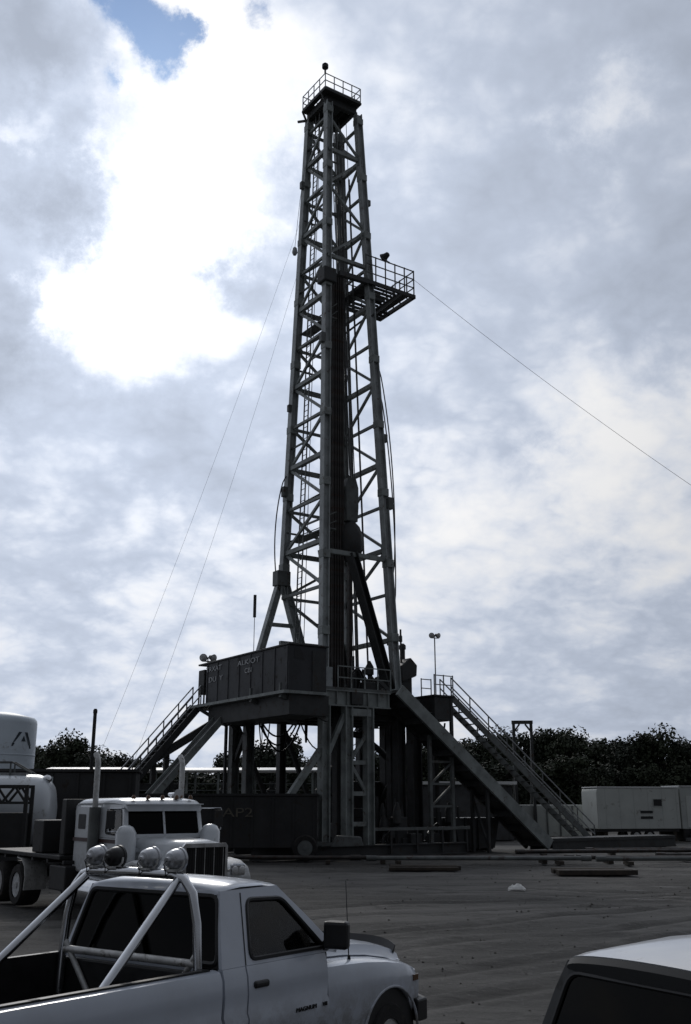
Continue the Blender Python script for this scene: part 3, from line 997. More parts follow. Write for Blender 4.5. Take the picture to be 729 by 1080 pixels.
bm_ = MB().prism([(5.9, .15), (8.3, .15), (8.7, 1.7), (5.5, 1.7)], 'y', -2.9, -1.0).build('shell', 'rig_dark', t)
for u in (6.2, 7.1, 8.0):
    MB().box((u, -3.0, .1), (u + .1, -2.9, 1.72)).build('rib', 'rig_dark', t)
for u in (6.2, 7.9):
    MB().box((u, -2.8, 0), (u + .15, -1.1, .16)).build('runner', 'rig_dark', t)

# hoses and cables slung below the floor
rn = random.Random(17)
for k in range(13):
    p = V3(rn.uniform(-6, -1) if k < 8 else rn.uniform(.5, 4), rn.uniform(-3.6, 3.4), 6.5)
    q = p + V3(rn.uniform(.5, 2.2), rn.uniform(-1.0, 1.0), 0)
    sag = rn.uniform(.5, 1.7)
    MB().path([p.lerp(q, i / 12) - V3(0, 0, sag * 4 * (i / 12) * (1 - i / 12)) for i in range(13)], rn.choice((.025, .035, .05)), 6).build('slung_hose', 'black', sub, 40)
for k in range(4):
    p = V3(rn.uniform(-5, -2), rn.uniform(-2, 2.5), 6.5)
    MB().path([p, p + V3(.05, .03, -.8), p + V3(-.05, .1, -rn.uniform(1.2, 2.4))], .025, 6).build('slung_hose', 'black', sub, 40)

# ------------------------------------------------------------------ doghouse
dh = rig_thing('doghouse', 'dark steel crew cabin with faded lettering on the rig floor', 'cabin', (-5.3, -1.4, 7.4))
u0, u1, v0, v1, z0, z1 = -6.3, -4.25, -5.6, 2.9, 7.42, 9.5
wl = MB().box((u0, v0, z0), (u1, v1, z1)).build('wall', 'dog', dh, bevel=.02)
for k in range(8):
    v = v0 + .1 + k * (v1 - v0 - .28) / 7
    MB().box((u0 - .03, v, z0 + .02), (u0 - .001, v + .08, z1 - .03)).build('rib', 'dog', wl)
MB().box((u0 - .06, v0 - .08, z1), (u1 + .08, v1 + .9, z1 + .09)).build('roof', 'rig_dark', dh, bevel=.02)
MB().prism([(u0 + .25, z1 - .6), (u0 + .85, z1 - .65), (u0 + .6, z1 - .12), (u0 + .3, z1 - .12)], 'y', v0 - .012, v0 - .001).build('window', 'black', dh)
MB().box((u0 + 1.25, v0 - .04, z0 + .02), (u1 - .12, v0 - .001, z1 - .2)).build('door', 'rig_dark', dh)
MB().box((u0 - .3, v0 - .1, z0 - .14), (u1, v1 + 1.3, z0 - .005)).build('floor_sill', 'rig', dh)
MB().box((u0 + .1, v0 + .1, 6.35), (u1 + .2, v1 - .2, z0 - .15)).build('support_frame', 'rig_dark', dh)
for v in (v0 + .4, v0 + 3.2):
    MB().bar((u0 - .2, v, z0 - .1), (u0 - .2, v, z0 + .35), .12).build('bracket', 'rig_mid', dh)
    MB().bar((u0 - .2, v, z0 - .2), (u1 + .3, v, 6.2), .2).build('bracket', 'rig_mid', dh)
# lettering reads towards +v end = picture left, so x direction is -v
for txt, v, z, sz, st in (('TRXAT', 2.0, 9.17, .36, 1.55), ('DU  Y', 1.75, 8.62, .38, 1.6), ('ALK/OT', -1.75, 9.13, .36, 1.75), ('CBI', -1.75, 8.70, .33, 1.5)):
    lettering(txt, sz, (u0 - .035, v, z), (0, -1, 0), (0, 0, 1), 'letter', dh, st)
t = rig_thing('locker', 'dark narrow locker on the landing at the cabin end', 'locker', (-6.0, 3.6, 7.42))
MB().box((-6.25, 3.25, 8.0), (-5.6, 3.95, 9.28)).build('body', 'rig_dark', t, bevel=.03)
for v in (3.3, 3.9):
    for u in (-6.2, -5.66):
        MB().bar((u, v, 7.42), (u, v, 8.02), .07).build('leg', 'rig_dark', t)
floodlight(RM @ V3(-6.0, 3.4, 9.59), 'twin floodlight on the roof end of the dark crew cabin', .12, .4, .85)
t = rig_thing('whip_aerial', 'thin dark aerial mast on the crew cabin roof', 'aerial', (-4.6, .9, 9.6))
MB().tube((-4.6, .9, 9.59), (-4.6, .9, 12.9), .02, 6).tube((-4.6, .9, 11.9), (-4.6, .9, 13.1), .085, 8).build('rod', 'rig_dark', t, 40)


# ------------------------------------------------------------------ stairs, slide and ramp
def stair(name, label, v0, v1, ut, zt, ub, zb, org, m_='rig_mid', rails_=True, n=26):
    t = rig_thing(name, label, 'stairs', org)
    d = V3(ub - ut, 0, zb - zt)
    up = V3(-d.z, 0, d.x).normalized()
    if up.z < 0:
        up = -up
    for v in (v0, v1):
        MB().bar((ut, v, zt), (ub, v, zb), .08, .34).build('stringer', m_, t)
        if rails_:
            for h in (.55, 1.05):
                MB().bar(V3(ut, v, zt + h), V3(ub, v, zb + h), .055).build('handrail', 'galv', t)
            for k in range(9):
                p = V3(ut, v, zt).lerp(V3(ub, v, zb), k / 8)
                MB().bar(p, p + V3(0, 0, 1.07), .05).build('baluster', m_, t)
    src = None
    for k in range(n):
        p = V3(ut, (v0 + v1) / 2, zt).lerp(V3(ub, (v0 + v1) / 2, zb), (k + .5) / n)
        if src is None:
            src = MB().box((-.13, v0 - (v0 + v1) / 2 + .05, -.02), (.13, v1 - (v0 + v1) / 2 - .05, .02)).build('tread', m_, t, org=(0, 0, 0))
            o = src
        else:
            o = src.copy()
            col.objects.link(o)
        o.location = p - Vector(org)
    return t


ZL = 8.15
st = stair('steel_stairs', 'steel stairs with pale handrails beside the pipe ramp', -2.4, -1.45, 6.0, ZL - .1, 16.6, .15, (16.6, -1.9, 0))
MB().box((4.62, -2.6, ZL - .14), (6.1, -.6, ZL - .05)).build('landing', 'rig_dark', st)
for u, v in ((4.7, -2.55), (5.35, -2.55), (6.0, -2.55), (6.0, -.65), (5.3, -.65)):
    MB().bar((u, v, ZL - .05), (u, v, ZL + 1.05), .05).build('landing_post', 'galv', st)
for h in (.5, 1.0):
    MB().bar((4.7, -2.55, ZL + h), (6.0, -2.55, ZL + h), .05).build('landing_rail', 'galv', st)
    MB().bar((6.0, -.65, ZL + h), (5.3, -.65, ZL + h), .05).build('landing_rail', 'galv', st)
for u, v in ((4.8, -2.45), (5.9, -2.45), (5.9, -.8)):
    MB().bar((u, v, 0), (u, v, ZL - .14), .16).build('support_post', 'rig_dark', st)
MB().box((4.7, -2.5, 6.75), (6.0, -.7, ZL - .15)).build('landing_box', 'rig_dark', st, bevel=.03)
ls = stair('steel_stairs', 'steep steel stairs descending from the dark crew cabin landing', 3.45, 4.45, -6.3, 7.4, -12.7, .1, (-12.7, 4, 0), 'rig_dark')
MB().box((-6.55, 2.95, 7.24), (-4.2, 4.6, 7.40)).build('landing', 'rig_dark', ls)
for u in (-7.9, -8.6):
    MB().bar((u, 3.9, 0), (u, 3.9, 5.4 if u > -8 else 4.6), .24).build('support_post', 'rig_dark', ls)
MB().bar((-7.9, 3.9, 3.2), (-9.9, 3.9, 3.3), .3).build('support_girt', 'rig_dark', ls)
MB().bar((-8.6, 3.9, 4.6), (-5.0, 3.2, 6.9), .32, .4).build('support_brace', 'rig_dark', ls)
MB().bar((-6.5, 3.2, 7.2), (-5.2, 2.4, 6.3), .18).build('support_brace', 'rig_dark', ls)
MB().bar((-4.3, 4.3, 0), (-4.3, 4.3, 7.2), .14).build('support_post', 'rig_dark', ls)
es = rig_thing('escape_slide', 'narrow steel escape slide sloping to the ground below the cabin', 'slide', (-12, 1.6, 0))
MB().bar((-5.6, 1.7, 7.1), (-12.1, 1.7, .1), .8, .1).build('trough', 'rig_dark', es)
for v in (1.28, 2.12):
    MB().bar((-5.6, v, 7.1), (-12.1, v, .1), .07, .34).build('side_rail', 'rig', es)
MB().bar((-8.6, 1.7, 0), (-8.6, 1.7, 3.7), .2).build('support_post', 'rig_dark', es)

rp = rig_thing('pipe_ramp', 'broad steel pipe ramp sloping from rig floor down to ground', 'ramp', (10.75, -3.75, 0))
RV = -3.75
a, b = V3(.78, RV, ZF - .02), V3(10.75, RV, .25)
MB().bar(a, b, 1.5, .16).build('slide_plate', 'rig_dark', rp)
for v in (-.83, .83):
    MB().bar(a + V3(0, v, .05), b + V3(0, v, .05), .16, .62).build('side_beam', 'rig_dark' if v > 0 else 'rig', rp)  # lit near beam gets the lighter grey, far one dark: light put into colour
MB().bar(a + V3(0, .83, .62), b + V3(0, .83, .62), .12, .2).build('side_rail', 'rig_dark', rp)
for k in range(10):
    p = a.lerp(b, (k + .5) / 10)
    MB().bar(p + V3(0, .83, .2), p + V3(0, .83, .62), .1).build('rail_post', 'rig_dark', rp)
    p = p + V3(0, 0, -.24)
    MB().bar(p + V3(0, -.74, 0), p + V3(0, .74, 0), .14, .3).build('cross_member', 'rig_dark', rp)
MB().bar(a + V3(0, -.35, .1), b + V3(0, -.35, .1), .42, .06).build('wear_strip', 'rig', rp)
MB().bar(a + V3(0, .35, .1), b + V3(0, .35, .1), .34, .06).build('wear_strip', 'rig_mid', rp)
for u in (6.6,):
    z = a.z + (u - a.x) / (b.x - a.x) * (b.z - a.z)
    for v in (-.6, .6):
        MB().bar((u, RV + v, 0), (u, RV + v, z - .25), .16).build('support_post', 'rig_dark', rp)
    MB().bar((u, RV - .6, .2), (u, RV + .6, z - .6), .1).build('support_brace', 'rig_dark', rp)
cw = rig_thing('catwalk', 'low steel catwalk on the ground at the foot of the ramp', 'catwalk', (16, -3.75, 0))
MB().box((10.9, -4.65, .5), (21.0, -2.85, .62)).build('deck', 'rig_dark', cw)
for v in (-4.6, -2.9):
    MB().hbeam((10.9, v, .25), (21.0, v, .25), .16, .49, .04).build('beam', 'rig_dark', cw)
floodlight(RM @ V3(5.0, -2.3, 8.1), 'floodlight on a thin pole at the stair head of rig floor', 3.1, .3, .62, True)


# ------------------------------------------------------------------ guy wires
def wire(name, label, a, b, sag, r=.0065, n=24, weight=None):
    t = thing(name, label, 'wire', b, 0, None, b)
    pts = []
    for k in range(n + 1):
        q = k / n
        p = Vector(a).lerp(Vector(b), q)
        p.z -= sag * 4 * q * (1 - q)
        pts.append(p)
    MB().path(pts, r, 6).build('strand', 'wire', t, 40)
    MB().box(Vector(b) - V3(.15, .15, .1), Vector(b) + V3(.15, .15, .3)).build('anchor', 'rig_dark', t)
    if weight is not None:
        p = pts[weight]
        MB().lathe([(.03, .5), (.12, .4), (.16, .1), (.1, 0)], p - V3(0, 0, .35), (0, 0, 1), 10).build('clamp_block', 'rig_mid', t, 40)
    return t


wire('guy_wire', 'thin guy wire from the mast to an anchor beyond the tractor', RM @ mast_pt(-1, 1, 38), on_ground(62, 900), 1.1)
wire('guy_wire', 'thin guy wire from the mast to an anchor by the stairs', RM @ mast_pt(-1, 1, 34.5), on_ground(105, 897), 1.4)
wire('guy_wire', 'single long guy wire from the racking balcony across open sky', RM @ V3(4.5, -1.75, ZM + 1.2), V3(44, 47, 0), 2.0, .011, 60, 29)
hw = thing('hanging_line', 'slack line with small weight hanging beside the upper mast', 'wire', at_depth(323, 150, 53.2), 0)
ORG[hw.name] = hw.location.copy()
pa, pb = RM @ mast_pt(-1, 1, 42.5), at_depth(311, 262, 53.2)
MB().path([pa, pa.lerp(pb, .5) + V3(-.1, 0, -.3), pb], .014, 5).build('line', 'wire', hw)
MB().lathe([(.03, .55), (.13, .45), (.17, .15), (.1, 0)], pb - V3(0, 0, .45), (0, 0, 1), 10).build('weight', 'galv', hw, 40)
# ------------------------------------------------------------------ vehicles
def wheel(parent, c, r, w, side, name='wheel', rim='alloy', deep=0.06, holes=8):
    """axle along y; side = -1 for the right-hand wheels"""
    c = Vector(c)
    wh = MB().lathe([(r * .60, -w / 2), (r * .9, -w / 2), (r * .985, -w * .36), (r, -w * .15), (r, w * .15), (r * .985, w * .36), (r * .9, w / 2), (r * .60, w / 2)], c, (0, 1, 0), 32, False).build(name, 'rubber', parent, 40)
    ax = V3(0, side, 0)
    MB().lathe([(r * .61, w * .44), (r * .57, w * .46), (r * .5, w * .46 - deep), (r * .2, w * .46 - deep * .8), (r * .16, w * .5), (.02, w * .52)], c, ax, 24).build('rim', rim, wh, 35)
    for k in range(holes):
        a = 2 * math.pi * k / holes
        p = c + V3(math.cos(a) * r * .36, 0, math.sin(a) * r * .36) + ax * (w * .46 - deep * .88)
        MB().lathe([(r * .07, -.01), (r * .07, .006)], p, ax, 8).build('vent_hole', 'black', wh)
    return wh


def mir(pts):
    return [(x, -y, z) for x, y, z in pts]


# ---- white pickup with a roll bar
pk = thing('pickup_truck', 'white pickup truck with chrome roll bar and four lamps on it', 'pickup truck', (-1.73, 8.95, 0), R(54.6))
pk.scale = (.94, 1, 1)
pk.rotation_euler = (0, R(.8), R(55.2))
sec = [(.86, .52), (.93, .60), (.975, .78), (.985, .95), (.962, 1.0), (.97, 1.16), (.962, 1.30), (.935, 1.37), (.885, 1.385), (.845, 1.385), (.845, 1.30), (.86, .70)]
bed = MB()
for s in (-1, 1):
    bed.loft([[(x, s * y, z) for y, z in sec] for x in (-2.2, -1.5, -.8, -.035)])
bed = bed.build('bed_side', 'white', pk, 35)
bool_cut(bed, [MB().lathe([(.50, -1.2), (.50, 1.2)], (-1.12, 0, .42), (0, 1, 0), 32)])
MB().box((-2.2, -.83, .68), (-.06, .83, .74)).build('bed_floor', 'black', pk)
MB().box((-.10, -.84, .74), (-.045, .84, 1.36)).build('bed_front_wall', 'black', pk, bevel=.02)
for s in (-1, 1):
    MB().box((-2.19, s * .838 - .004, .75), (-.11, s * .838 + .004, 1.392)).build('bed_liner', 'black', pk)
    MB().box((-2.19, s * .865 - .028, 1.387), (-.11, s * .865 + .028, 1.396)).build('rail_cap', 'black', pk)
MB().box((-2.26, -.86, .70), (-2.205, .86, 1.36)).build('tailgate', 'white', pk, bevel=.02)
MB().box((-2.4, -.95, .5), (-2.27, .95, .68)).build('rear_bumper', 'chrome', pk, bevel=.03)
for s in (-1, 1):
    MB().box((-1.75, s * .84 - .004 if s < 0 else .50, .741), (-.55, -.5 if s < 0 else .844, 1.0)).build('wheel_well', 'black', pk, bevel=.04)
# cab shell below the belt
cs = [(.86, .50), (.93, .60), (.975, .78), (.985, .95), (.963, 1.0), (.97, 1.16), (.955, 1.30), (.93, 1.385)]


def side_loft(x0, x1, out, s, sec_=cs):
    pts = [(y + out, z) for y, z in sec_]
    inner = [(y - .05, z) for y, z in reversed(sec_)]
    return MB().loft([[(x, s * y, z) for y, z in pts + inner] for x in (x0, x1)])


for s in (-1, 1):
    side_loft(0, .285, 0, s).build('cab_corner', 'white', pk, 35)
    d = side_loft(.297, 1.435, .006, s).build('door', 'white', pk, 35)
    MB().box((.36, s * .96 - .03, 1.19), (.56, s * .96 + .03, 1.255)).build('door_handle', 'black', d, bevel=.02)
    if s < 0:
        lettering('MAGNUM', .055, (1.08, -.993, .93), (1, 0, 0), (0, 0, 1), 'black', d, 1.25)
        lettering('V8', .055, (1.36, -.993, .93), (1, 0, 0), (0, 0, 1), 'black', d, 1.2)
MB().box((0, -.9, .45), (1.7, .9, .62)).build('cab_floor', 'black', pk)
MB().box((0, -.92, .6), (.03, .92, 1.37)).build('cab_rear_wall', 'white', pk)
# greenhouse
RB, RT, FT, FB = (.0, .925, 1.385), (.115, .76, 1.845), (.93, .74, 1.86), (1.70, .90, 1.385)
for s in (-1, 1):
    def q(x, z, o=0.0):
        k = (z - 1.385) / (1.85 - 1.385)
        return V3(x, s * (.925 - .165 * k + o), z)
    outer = [q(0, 1.387), q(1.68, 1.387), q(1.30, 1.63), q(.98, 1.82), q(.90, 1.86), q(.13, 1.85), q(.06, 1.62)]
    inner = rounded([q(.37, 1.42), q(1.46, 1.42), q(.95, 1.775), q(.45, 1.785)], .07)
    pil = poly_hole(outer, inner, (0, -s, 0), .035).build('side_pillar', 'white', pk)
    MB().path(inner + [inner[0]], .016, 6).build('window_seal', 'black', pil, 40)
    sheet([p + V3(0, -s * .018, 0) for p in inner], (0, -s, 0), .004).build('side_glass', 'glass', pk)
    MB().bar(q(.302, 1.39, .003), q(.385, 1.83, .003), .008, .006).build('door_gap', 'black', pil)
# rear window
outer = [V3(0.005, -.92, 1.387), V3(.005, .92, 1.387), V3(.13, .755, 1.85), V3(.13, -.755, 1.85)]
inner = rounded([V3(.012, -.86, 1.41), V3(.012, .86, 1.41), V3(.124, .74, 1.818), V3(.124, -.74, 1.818)], .06)
MB().add([], [])
poly_hole(outer, inner, (1, 0, -.2), .03).build('rear_pillar', 'black', pk)
sheet([p + V3(.012, 0, 0) for p in inner], (1, 0, 0), .004).build('rear_glass', 'tint', pk)
MB().path(inner + [inner[0]], .02, 6).build('window_seal', 'black', pk, 40)
# windscreen
outer = [V3(1.69, -.895, 1.385), V3(1.69, .895, 1.385), V3(.93, .745, 1.86), V3(.93, -.745, 1.86)]
inner = rounded([V3(1.60, -.80, 1.44), V3(1.60, .80, 1.44), V3(.985, .68, 1.825), V3(.985, -.68, 1.825)], .08)
poly_hole(outer, inner, (-.4, 0, -1), .03).build('windscreen_frame', 'white', pk)
sheet([p + V3(-.01, 0, -.01) for p in inner], (-.4, 0, -1), .004).build('windscreen', 'glass', pk)
rings = []
for x, dz, w in ((.115, -.018, .74), (.135, 0, .755), (.4, .022, .76), (.7, .022, .755), (.93, .004, .745), (.96, -.03, .72)):
    rings.append([(x, w * math.sin(a), 1.845 + dz + .05 * (math.cos(a) - 0) - .0) for a in [R(-90 + 180 * k / 14) for k in range(15)]] + [(x, w * .9, 1.842 + dz), (x, -w * .9, 1.842 + dz)])
MB().loft(rings).build('roof', 'white', pk, 50)
# front clip
st_ = [(1.447, .972, 1.27, 1.395), (1.75, .982, 1.265, 1.40), (2.1, .99, 1.25, 1.395), (2.5, .988, 1.21, 1.365), (2.85, .97, 1.15, 1.315), (3.1, .935, 1.08, 1.255), (3.24, .88, 1.0, 1.19)]
for s in (-1, 1):
    rings = []
    for x, w, ft, hz_ in st_:
        o_ = [(w - .09, .5), (w - .02, .64), (w, .8), (w, .98), (w - .008, ft - .10), (w - .04, ft - .03), (w - .11, ft), (.71, ft + .005), (.68, ft - .05), (.68, .5)]
        rings.append([(x, s * y, z) for y, z in o_])
    fe = MB().loft(rings).build('front_fender', 'white', pk, 40)
    bool_cut(fe, [MB().lathe([(.50, .5), (.50, 1.3)] if s > 0 else [(.50, -1.3), (.50, -.5)], (2.52, 0, .43), (0, 1, 0), 32)])
    MB().prism([(3.02, .93), (3.20, .86), (3.245, .84), (3.255, .74), (3.1, .76)], 'z', .86, 1.02).xf(Matrix.Diagonal((1, s, 1, 1))).build('headlight', 'lamp_glass', pk, bevel=.015)
rings = []
for x, w, ft, hz_ in st_:
    if x < 1.5:
        x = 1.66
    o_ = [(.69, ft + .02), (.655, ft + .05), (.62, hz_ - .03), (.5, hz_ - .002), (.25, hz_ + .012), (0, hz_ + .016)]
    full = [(x, -y, z) for y, z in o_] + [(x, y, z) for y, z in reversed(o_[:-1])]
    rings.append(full + [(x, .66, ft - .02), (x, -.66, ft - .02)])
MB().loft(rings).build('hood', 'white', pk, 45)
df = []
for k in range(13):
    y = -.64 + 1.28 * k / 12
    e = 1 - (y / .66) ** 4
    df.append((3.14 + .12 * e, y, 1.20 + .08 * e))
rings = [[(x - .03, y, z - .02), (x + .015, y, z + .055), (x + .03, y, z + .05), (x - .01, y, z - .04)] for x, y, z in df]
MB().loft(rings).build('bug_deflector', 'black', pk, 40)
MB().box((3.16, -.66, .74), (3.27, .66, 1.12)).build('grille', 'chrome', pk, bevel=.04)
MB().prism([(3.0, -1.0), (3.2, -1.0), (3.38, -.8), (3.40, 0), (3.38, .8), (3.2, 1.0), (3.0, 1.0), (3.05, .9), (3.05, -.9)], 'z', .52, .74).build('front_bumper', 'black', pk, bevel=.02)
MB().box((1.5, -.66, .6), (3.1, .66, 1.05)).build('engine_block', 'black', pk)
for x, s in ((2.52, -1), (2.52, 1), (-1.12, -1), (-1.12, 1)):
    wheel(pk, (x, s * .84, .385), .385, .26, s)
for s in (-1, 1):
    MB().lathe([(.49, 0), (.49, .26), (.44, .26)], (2.52, s * .69, .43), (0, s, 0), 24).build('arch_liner', 'black', pk, 40)
MB().box((-2.2, -.45, .45), (3.0, -.3, .6)).box((-2.2, .3, .45), (3.0, .45, .6)).build('chassis_rail', 'black', pk)
# mirrors, aerial
for s in (-1, 1):
    mr = MB().prism([(1.31, s * .99), (1.45, s * .97), (1.47, s * 1.19), (1.36, s * 1.22)], 'z', 1.42, 1.61).build('mirror', 'black', pk, bevel=.03)
    MB().bar((1.47, s * .90, 1.42), (1.42, s * 1.02, 1.47), .06).build('mirror_arm', 'black', mr)
MB().tube((1.95, -.86, 1.24), (1.90, -.85, 1.86), .006, 6, .003).lathe([(.02, 0), (.012, .06)], (1.95, -.86, 1.24), (0, 0, 1), 8).build('aerial', 'black', pk, 40)
MB().prism([(1.50, -.80), (1.72, -.86), (1.78, 0), (1.72, .86), (1.50, .80)], 'z', 1.385, 1.405).build('cowl', 'black', pk)
for y in (-.35, .3):
    MB().bar((1.70, y, 1.42), (1.42, y + .42, 1.575), .012).build('wiper', 'black', pk)
for s in (-1, 1):
    MB().bar((.302, s * .987, .62), (1.43, s * .987, .62), .012, .03).build('sill_strip', 'black', pk)
    lip = [(2.52 + .505 * math.cos(a), s * .985, .43 + .505 * math.sin(a)) for a in [R(-5 + 10 * k) for k in range(20)]]
    MB().path(lip, .014, 6).build('arch_lip', 'white', pk, 50)
    MB().box((3.0, s * .945 - .012, .93), (3.1, s * .945 + .012, .99)).build('side_marker', 'amber', pk)
    for x in (-1.9, -1.05, -.3):
        MB().box((x, s * .872 - .02, 1.3885), (x + .07, s * .872 + .02, 1.3975)).build('stake_pocket', 'skid', pk)
# interior
for y in (-.42, .42):
    MB().prism([(.25, .95), (.8, .9), (.8, .75), (.2, .75)], 'y', y - .33, y + .33).build('seat', 'seat', pk, bevel=.05)
    MB().prism([(.17, .95), (.34, .95), (.28, 1.45), (.16, 1.45)], 'y', y - .31, y + .31).build('seat_back', 'seat', pk, bevel=.05)
    MB().box((.17, y - .12, 1.47), (.27, y + .12, 1.62)).build('headrest', 'seat', pk, bevel=.04)
MB().prism([(1.2, 1.05), (1.25, 1.33), (1.62, 1.39), (1.62, 1.0)], 'y', -.85, .85).build('dashboard', 'black', pk, bevel=.04)
MB().path([(1.08 + .06 * math.sin(a), .4 + .19 * math.cos(a), 1.25 + .18 * math.sin(a)) for a in [2 * math.pi * k / 20 for k in range(21)]], .016, 6).build('steering_wheel', 'black', pk, 40)
# roll bar
rb = MB()
xh = -.14
hoop = []
for y, z in ((-.80, .78), (-.79, 1.3), (-.76, 1.62), (-.70, 1.84), (-.60, 1.945), (-.48, 1.975), (0, 1.98), (.48, 1.975), (.60, 1.945), (.70, 1.84), (.76, 1.62), (.79, 1.3), (.80, .78)):
    hoop.append((xh, y, z))
rbo = rb.path(hoop, .038, 12).build('roll_bar', 'chrome', pk, 50)
for s in (-1, 1):
    MB().tube((xh - .02, s * .54, 1.93), (-1.42, s * .72, .95), .036, 12).build('rear_strut', 'chrome', rbo, 40)
    MB().tube((xh, s * .785, 1.42), (xh + .02, s * .45, 1.0), .026, 10).build('lower_strut', 'alloy', rbo, 40)
MB().tube((xh, -.785, 1.33), (xh, .785, 1.33), .03, 10).build('cross_tube', 'alloy', rbo, 40)
for y, cv in ((-.47, 1), (-.17, 1), (.24, 0), (.47, 1)):
    b = V3(xh + .02, y, 2.09)
    d = V3(-.25, .0, .12)
    MB().tube((xh, y, 2.0), (xh, y, 2.06), .02, 8).build('lamp_stem', 'black', rbo)
    lp = MB().lathe([(.022, -.105), (.03, -.085), (.055, -.078), (.074, -.05), (.084, -.005), (.086, .03), (.094, .034), (.094, .056), (.088, .06)], b, (1, 0, .05), 24).build('spot_lamp', 'lamp_shell' if cv else 'black', rbo, 30)
    for s in (-1, 1):
        MB().path([(xh, y, 2.01), (xh, y + s * .07, 2.015), (xh + .01, y + s * .1, 2.045), (xh + .02, y + s * .1, 2.09)], .009, 6).build('lamp_yoke', 'alloy', rbo, 40)
    MB().path([(xh - .08, y, 2.085), (xh - .12, y, 2.06), (xh - .06, y + .03, 2.0), (xh - .04, y + .05, 1.96)], .005, 5).build('lamp_cable', 'black', rbo, 40)
    MB().lathe([(.087, .058), (.07, .072), (.002, .08)], b, (1, 0, .05), 20).build('lamp_cover', 'lamp_glass', rbo, 40)
    MB().box((xh - .06, y - .05, 2.0), (xh + .06, y + .05, 2.018)).build('lamp_foot', 'alloy', rbo)

# lower belt line, taller glass
def remap(z):
    if z < .6:
        return z
    if z < 1.385:
        return .6 + (z - .6) * .873
    return 1.285 + (z - 1.385) * 1.21


def remap_tree(o):
    for c in o.children:
        if c.name.split('.')[0] in ('wheel', 'roll_bar'):
            continue
        for v in c.data.vertices:
            v.co.z = remap(v.co.z)
        remap_tree(c)


remap_tree(pk)

# ---- silver car, rear towards us
sv_ = thing('estate_car', 'dark tailed car with a silver roof parked alone', 'car', (1.60, 5.5, 0), R(32))


def car_ring(x, zb, w0, zt, w1, zr, wr):
    """closed section: sill, belt, roof"""
    return [(x, -w0 * .92, zb), (x, -w0, zb + .2), (x, -w0, zt - .1), (x, -w1, zt), (x, -wr - (w1 - wr) * .12, zr - .07), (x, -wr + .05, zr - .012), (x, -wr * .5, zr + .022), (x, 0, zr + .032),
            (x, wr * .5, zr + .022), (x, wr - .05, zr - .012), (x, wr + (w1 - wr) * .12, zr - .07), (x, w1, zt), (x, w0, zt - .1), (x, w0, zb + .2), (x, w0 * .92, zb)]


# rear of the car at x=0 (roof edge), length 4.6
lower = MB().loft([[(x, -.84 * k, .32), (x, -.93 * k, .5), (x, -.935 * k, .85), (x, -.90 * k, zt), (x, .90 * k, zt), (x, .935 * k, .85), (x, .93 * k, .5), (x, .84 * k, .32)]
                   for x, k, zt in ((-.22, .93, 1.0), (-.12, .98, 1.04), (.6, 1, 1.04), (2.6, 1, 1.02), (3.3, .99, .98), (4.0, .95, .90), (4.3, .88, .78))]).build('body', 'darkpaint', sv_, 35)
bool_cut(lower, [MB().lathe([(.38, -1.2), (.38, 1.2)], (x, 0, .34), (0, 1, 0), 28) for x in (.75, 3.4)])
for x, s in ((.75, -1), (.75, 1), (3.4, -1), (3.4, 1)):
    wheel(sv_, (x, s * .80, .335), .335, .22, s, holes=6)
# roof skin
rings = []
for x, z, w in ((.0, 1.718, .635), (.12, 1.732, .652), (.8, 1.765, .67), (1.6, 1.755, .66), (2.05, 1.715, .63)):
    rings.append([(x - .03 * math.cos(a) * (1 if x < .1 else 0), w * math.sin(a), z - .012 + .05 * math.cos(a)) for a in [R(-90 + 180 * k / 16) for k in range(17)]] + [(x, w * .9, z - .03), (x, -w * .9, z - .03)])
MB().loft(rings).build('roof', 'silver', sv_, 50)
rings = []
for k in range(17):
    a = R(-88 + 11 * k)
    y, zt, xe = .64 * math.sin(a), 1.700 + .05 * math.cos(a), -.03 * math.cos(a)
    rings.append([(xe - .035, y, zt - .03), (xe - .01, y, zt), (.1, y, zt - .006), (.1, y, 1.65), (xe - .03, y, 1.655)])
MB().loft(rings).build('roof_lip', 'darkpaint', sv_, 40)
# tail with its window
outer = [V3(-.20, -.90, 1.03), V3(-.20, .90, 1.03), V3(-.13, .83, 1.25), V3(-.055, .72, 1.55), V3(-.02, .645, 1.70), V3(-.03, .4, 1.715), V3(-.03, -.4, 1.715), V3(-.02, -.645, 1.70), V3(-.055, -.72, 1.55), V3(-.13, -.83, 1.25)]
inner = rounded([V3(-.185, -.80, 1.08), V3(-.185, .80, 1.08), V3(-.045, .605, 1.645), V3(-.045, -.605, 1.645)], .08)
poly_hole(outer, inner, (1, 0, 0), .04).build('tail_frame', 'darkpaint', sv_)
sheet([p + V3(.006, 0, 0) for p in inner], (1, 0, 0), .005).build('tail_glass', 'tint', sv_)
MB().path(inner + [inner[0]], .014, 6).build('window_seal', 'black', sv_, 40)
for s in (-1, 1):
    outer = [V3(-.19, s * .905, 1.035), V3(2.75, s * .90, 1.0), V3(2.0, s * .66, 1.70), V3(0, s * .65, 1.70)]
    inner = rounded([V3(.05, s * .87, 1.09), V3(2.45, s * .855, 1.07), V3(1.95, s * .695, 1.62), V3(.12, s * .685, 1.64)], .08)
    poly_hole(outer, inner, (0, -s, 0), .04).build('side_pillar', 'darkpaint', sv_)
    sheet([p + V3(0, -s * .02, 0) for p in inner], (0, -s, 0), .005).build('side_glass', 'tint', sv_)
    MB().box((-.16, s * .83 - .06, .62), (-.13, s * .83 + .06, 1.0)).build('tail_lamp', 'stripe', sv_, bevel=.015)
sheet([V3(2.75, -.85, 1.0), V3(2.75, .85, 1.0), V3(2.02, .64, 1.70), V3(2.02, -.64, 1.70)], (-.3, 0, -1), .005).build('windscreen', 'tint', sv_)
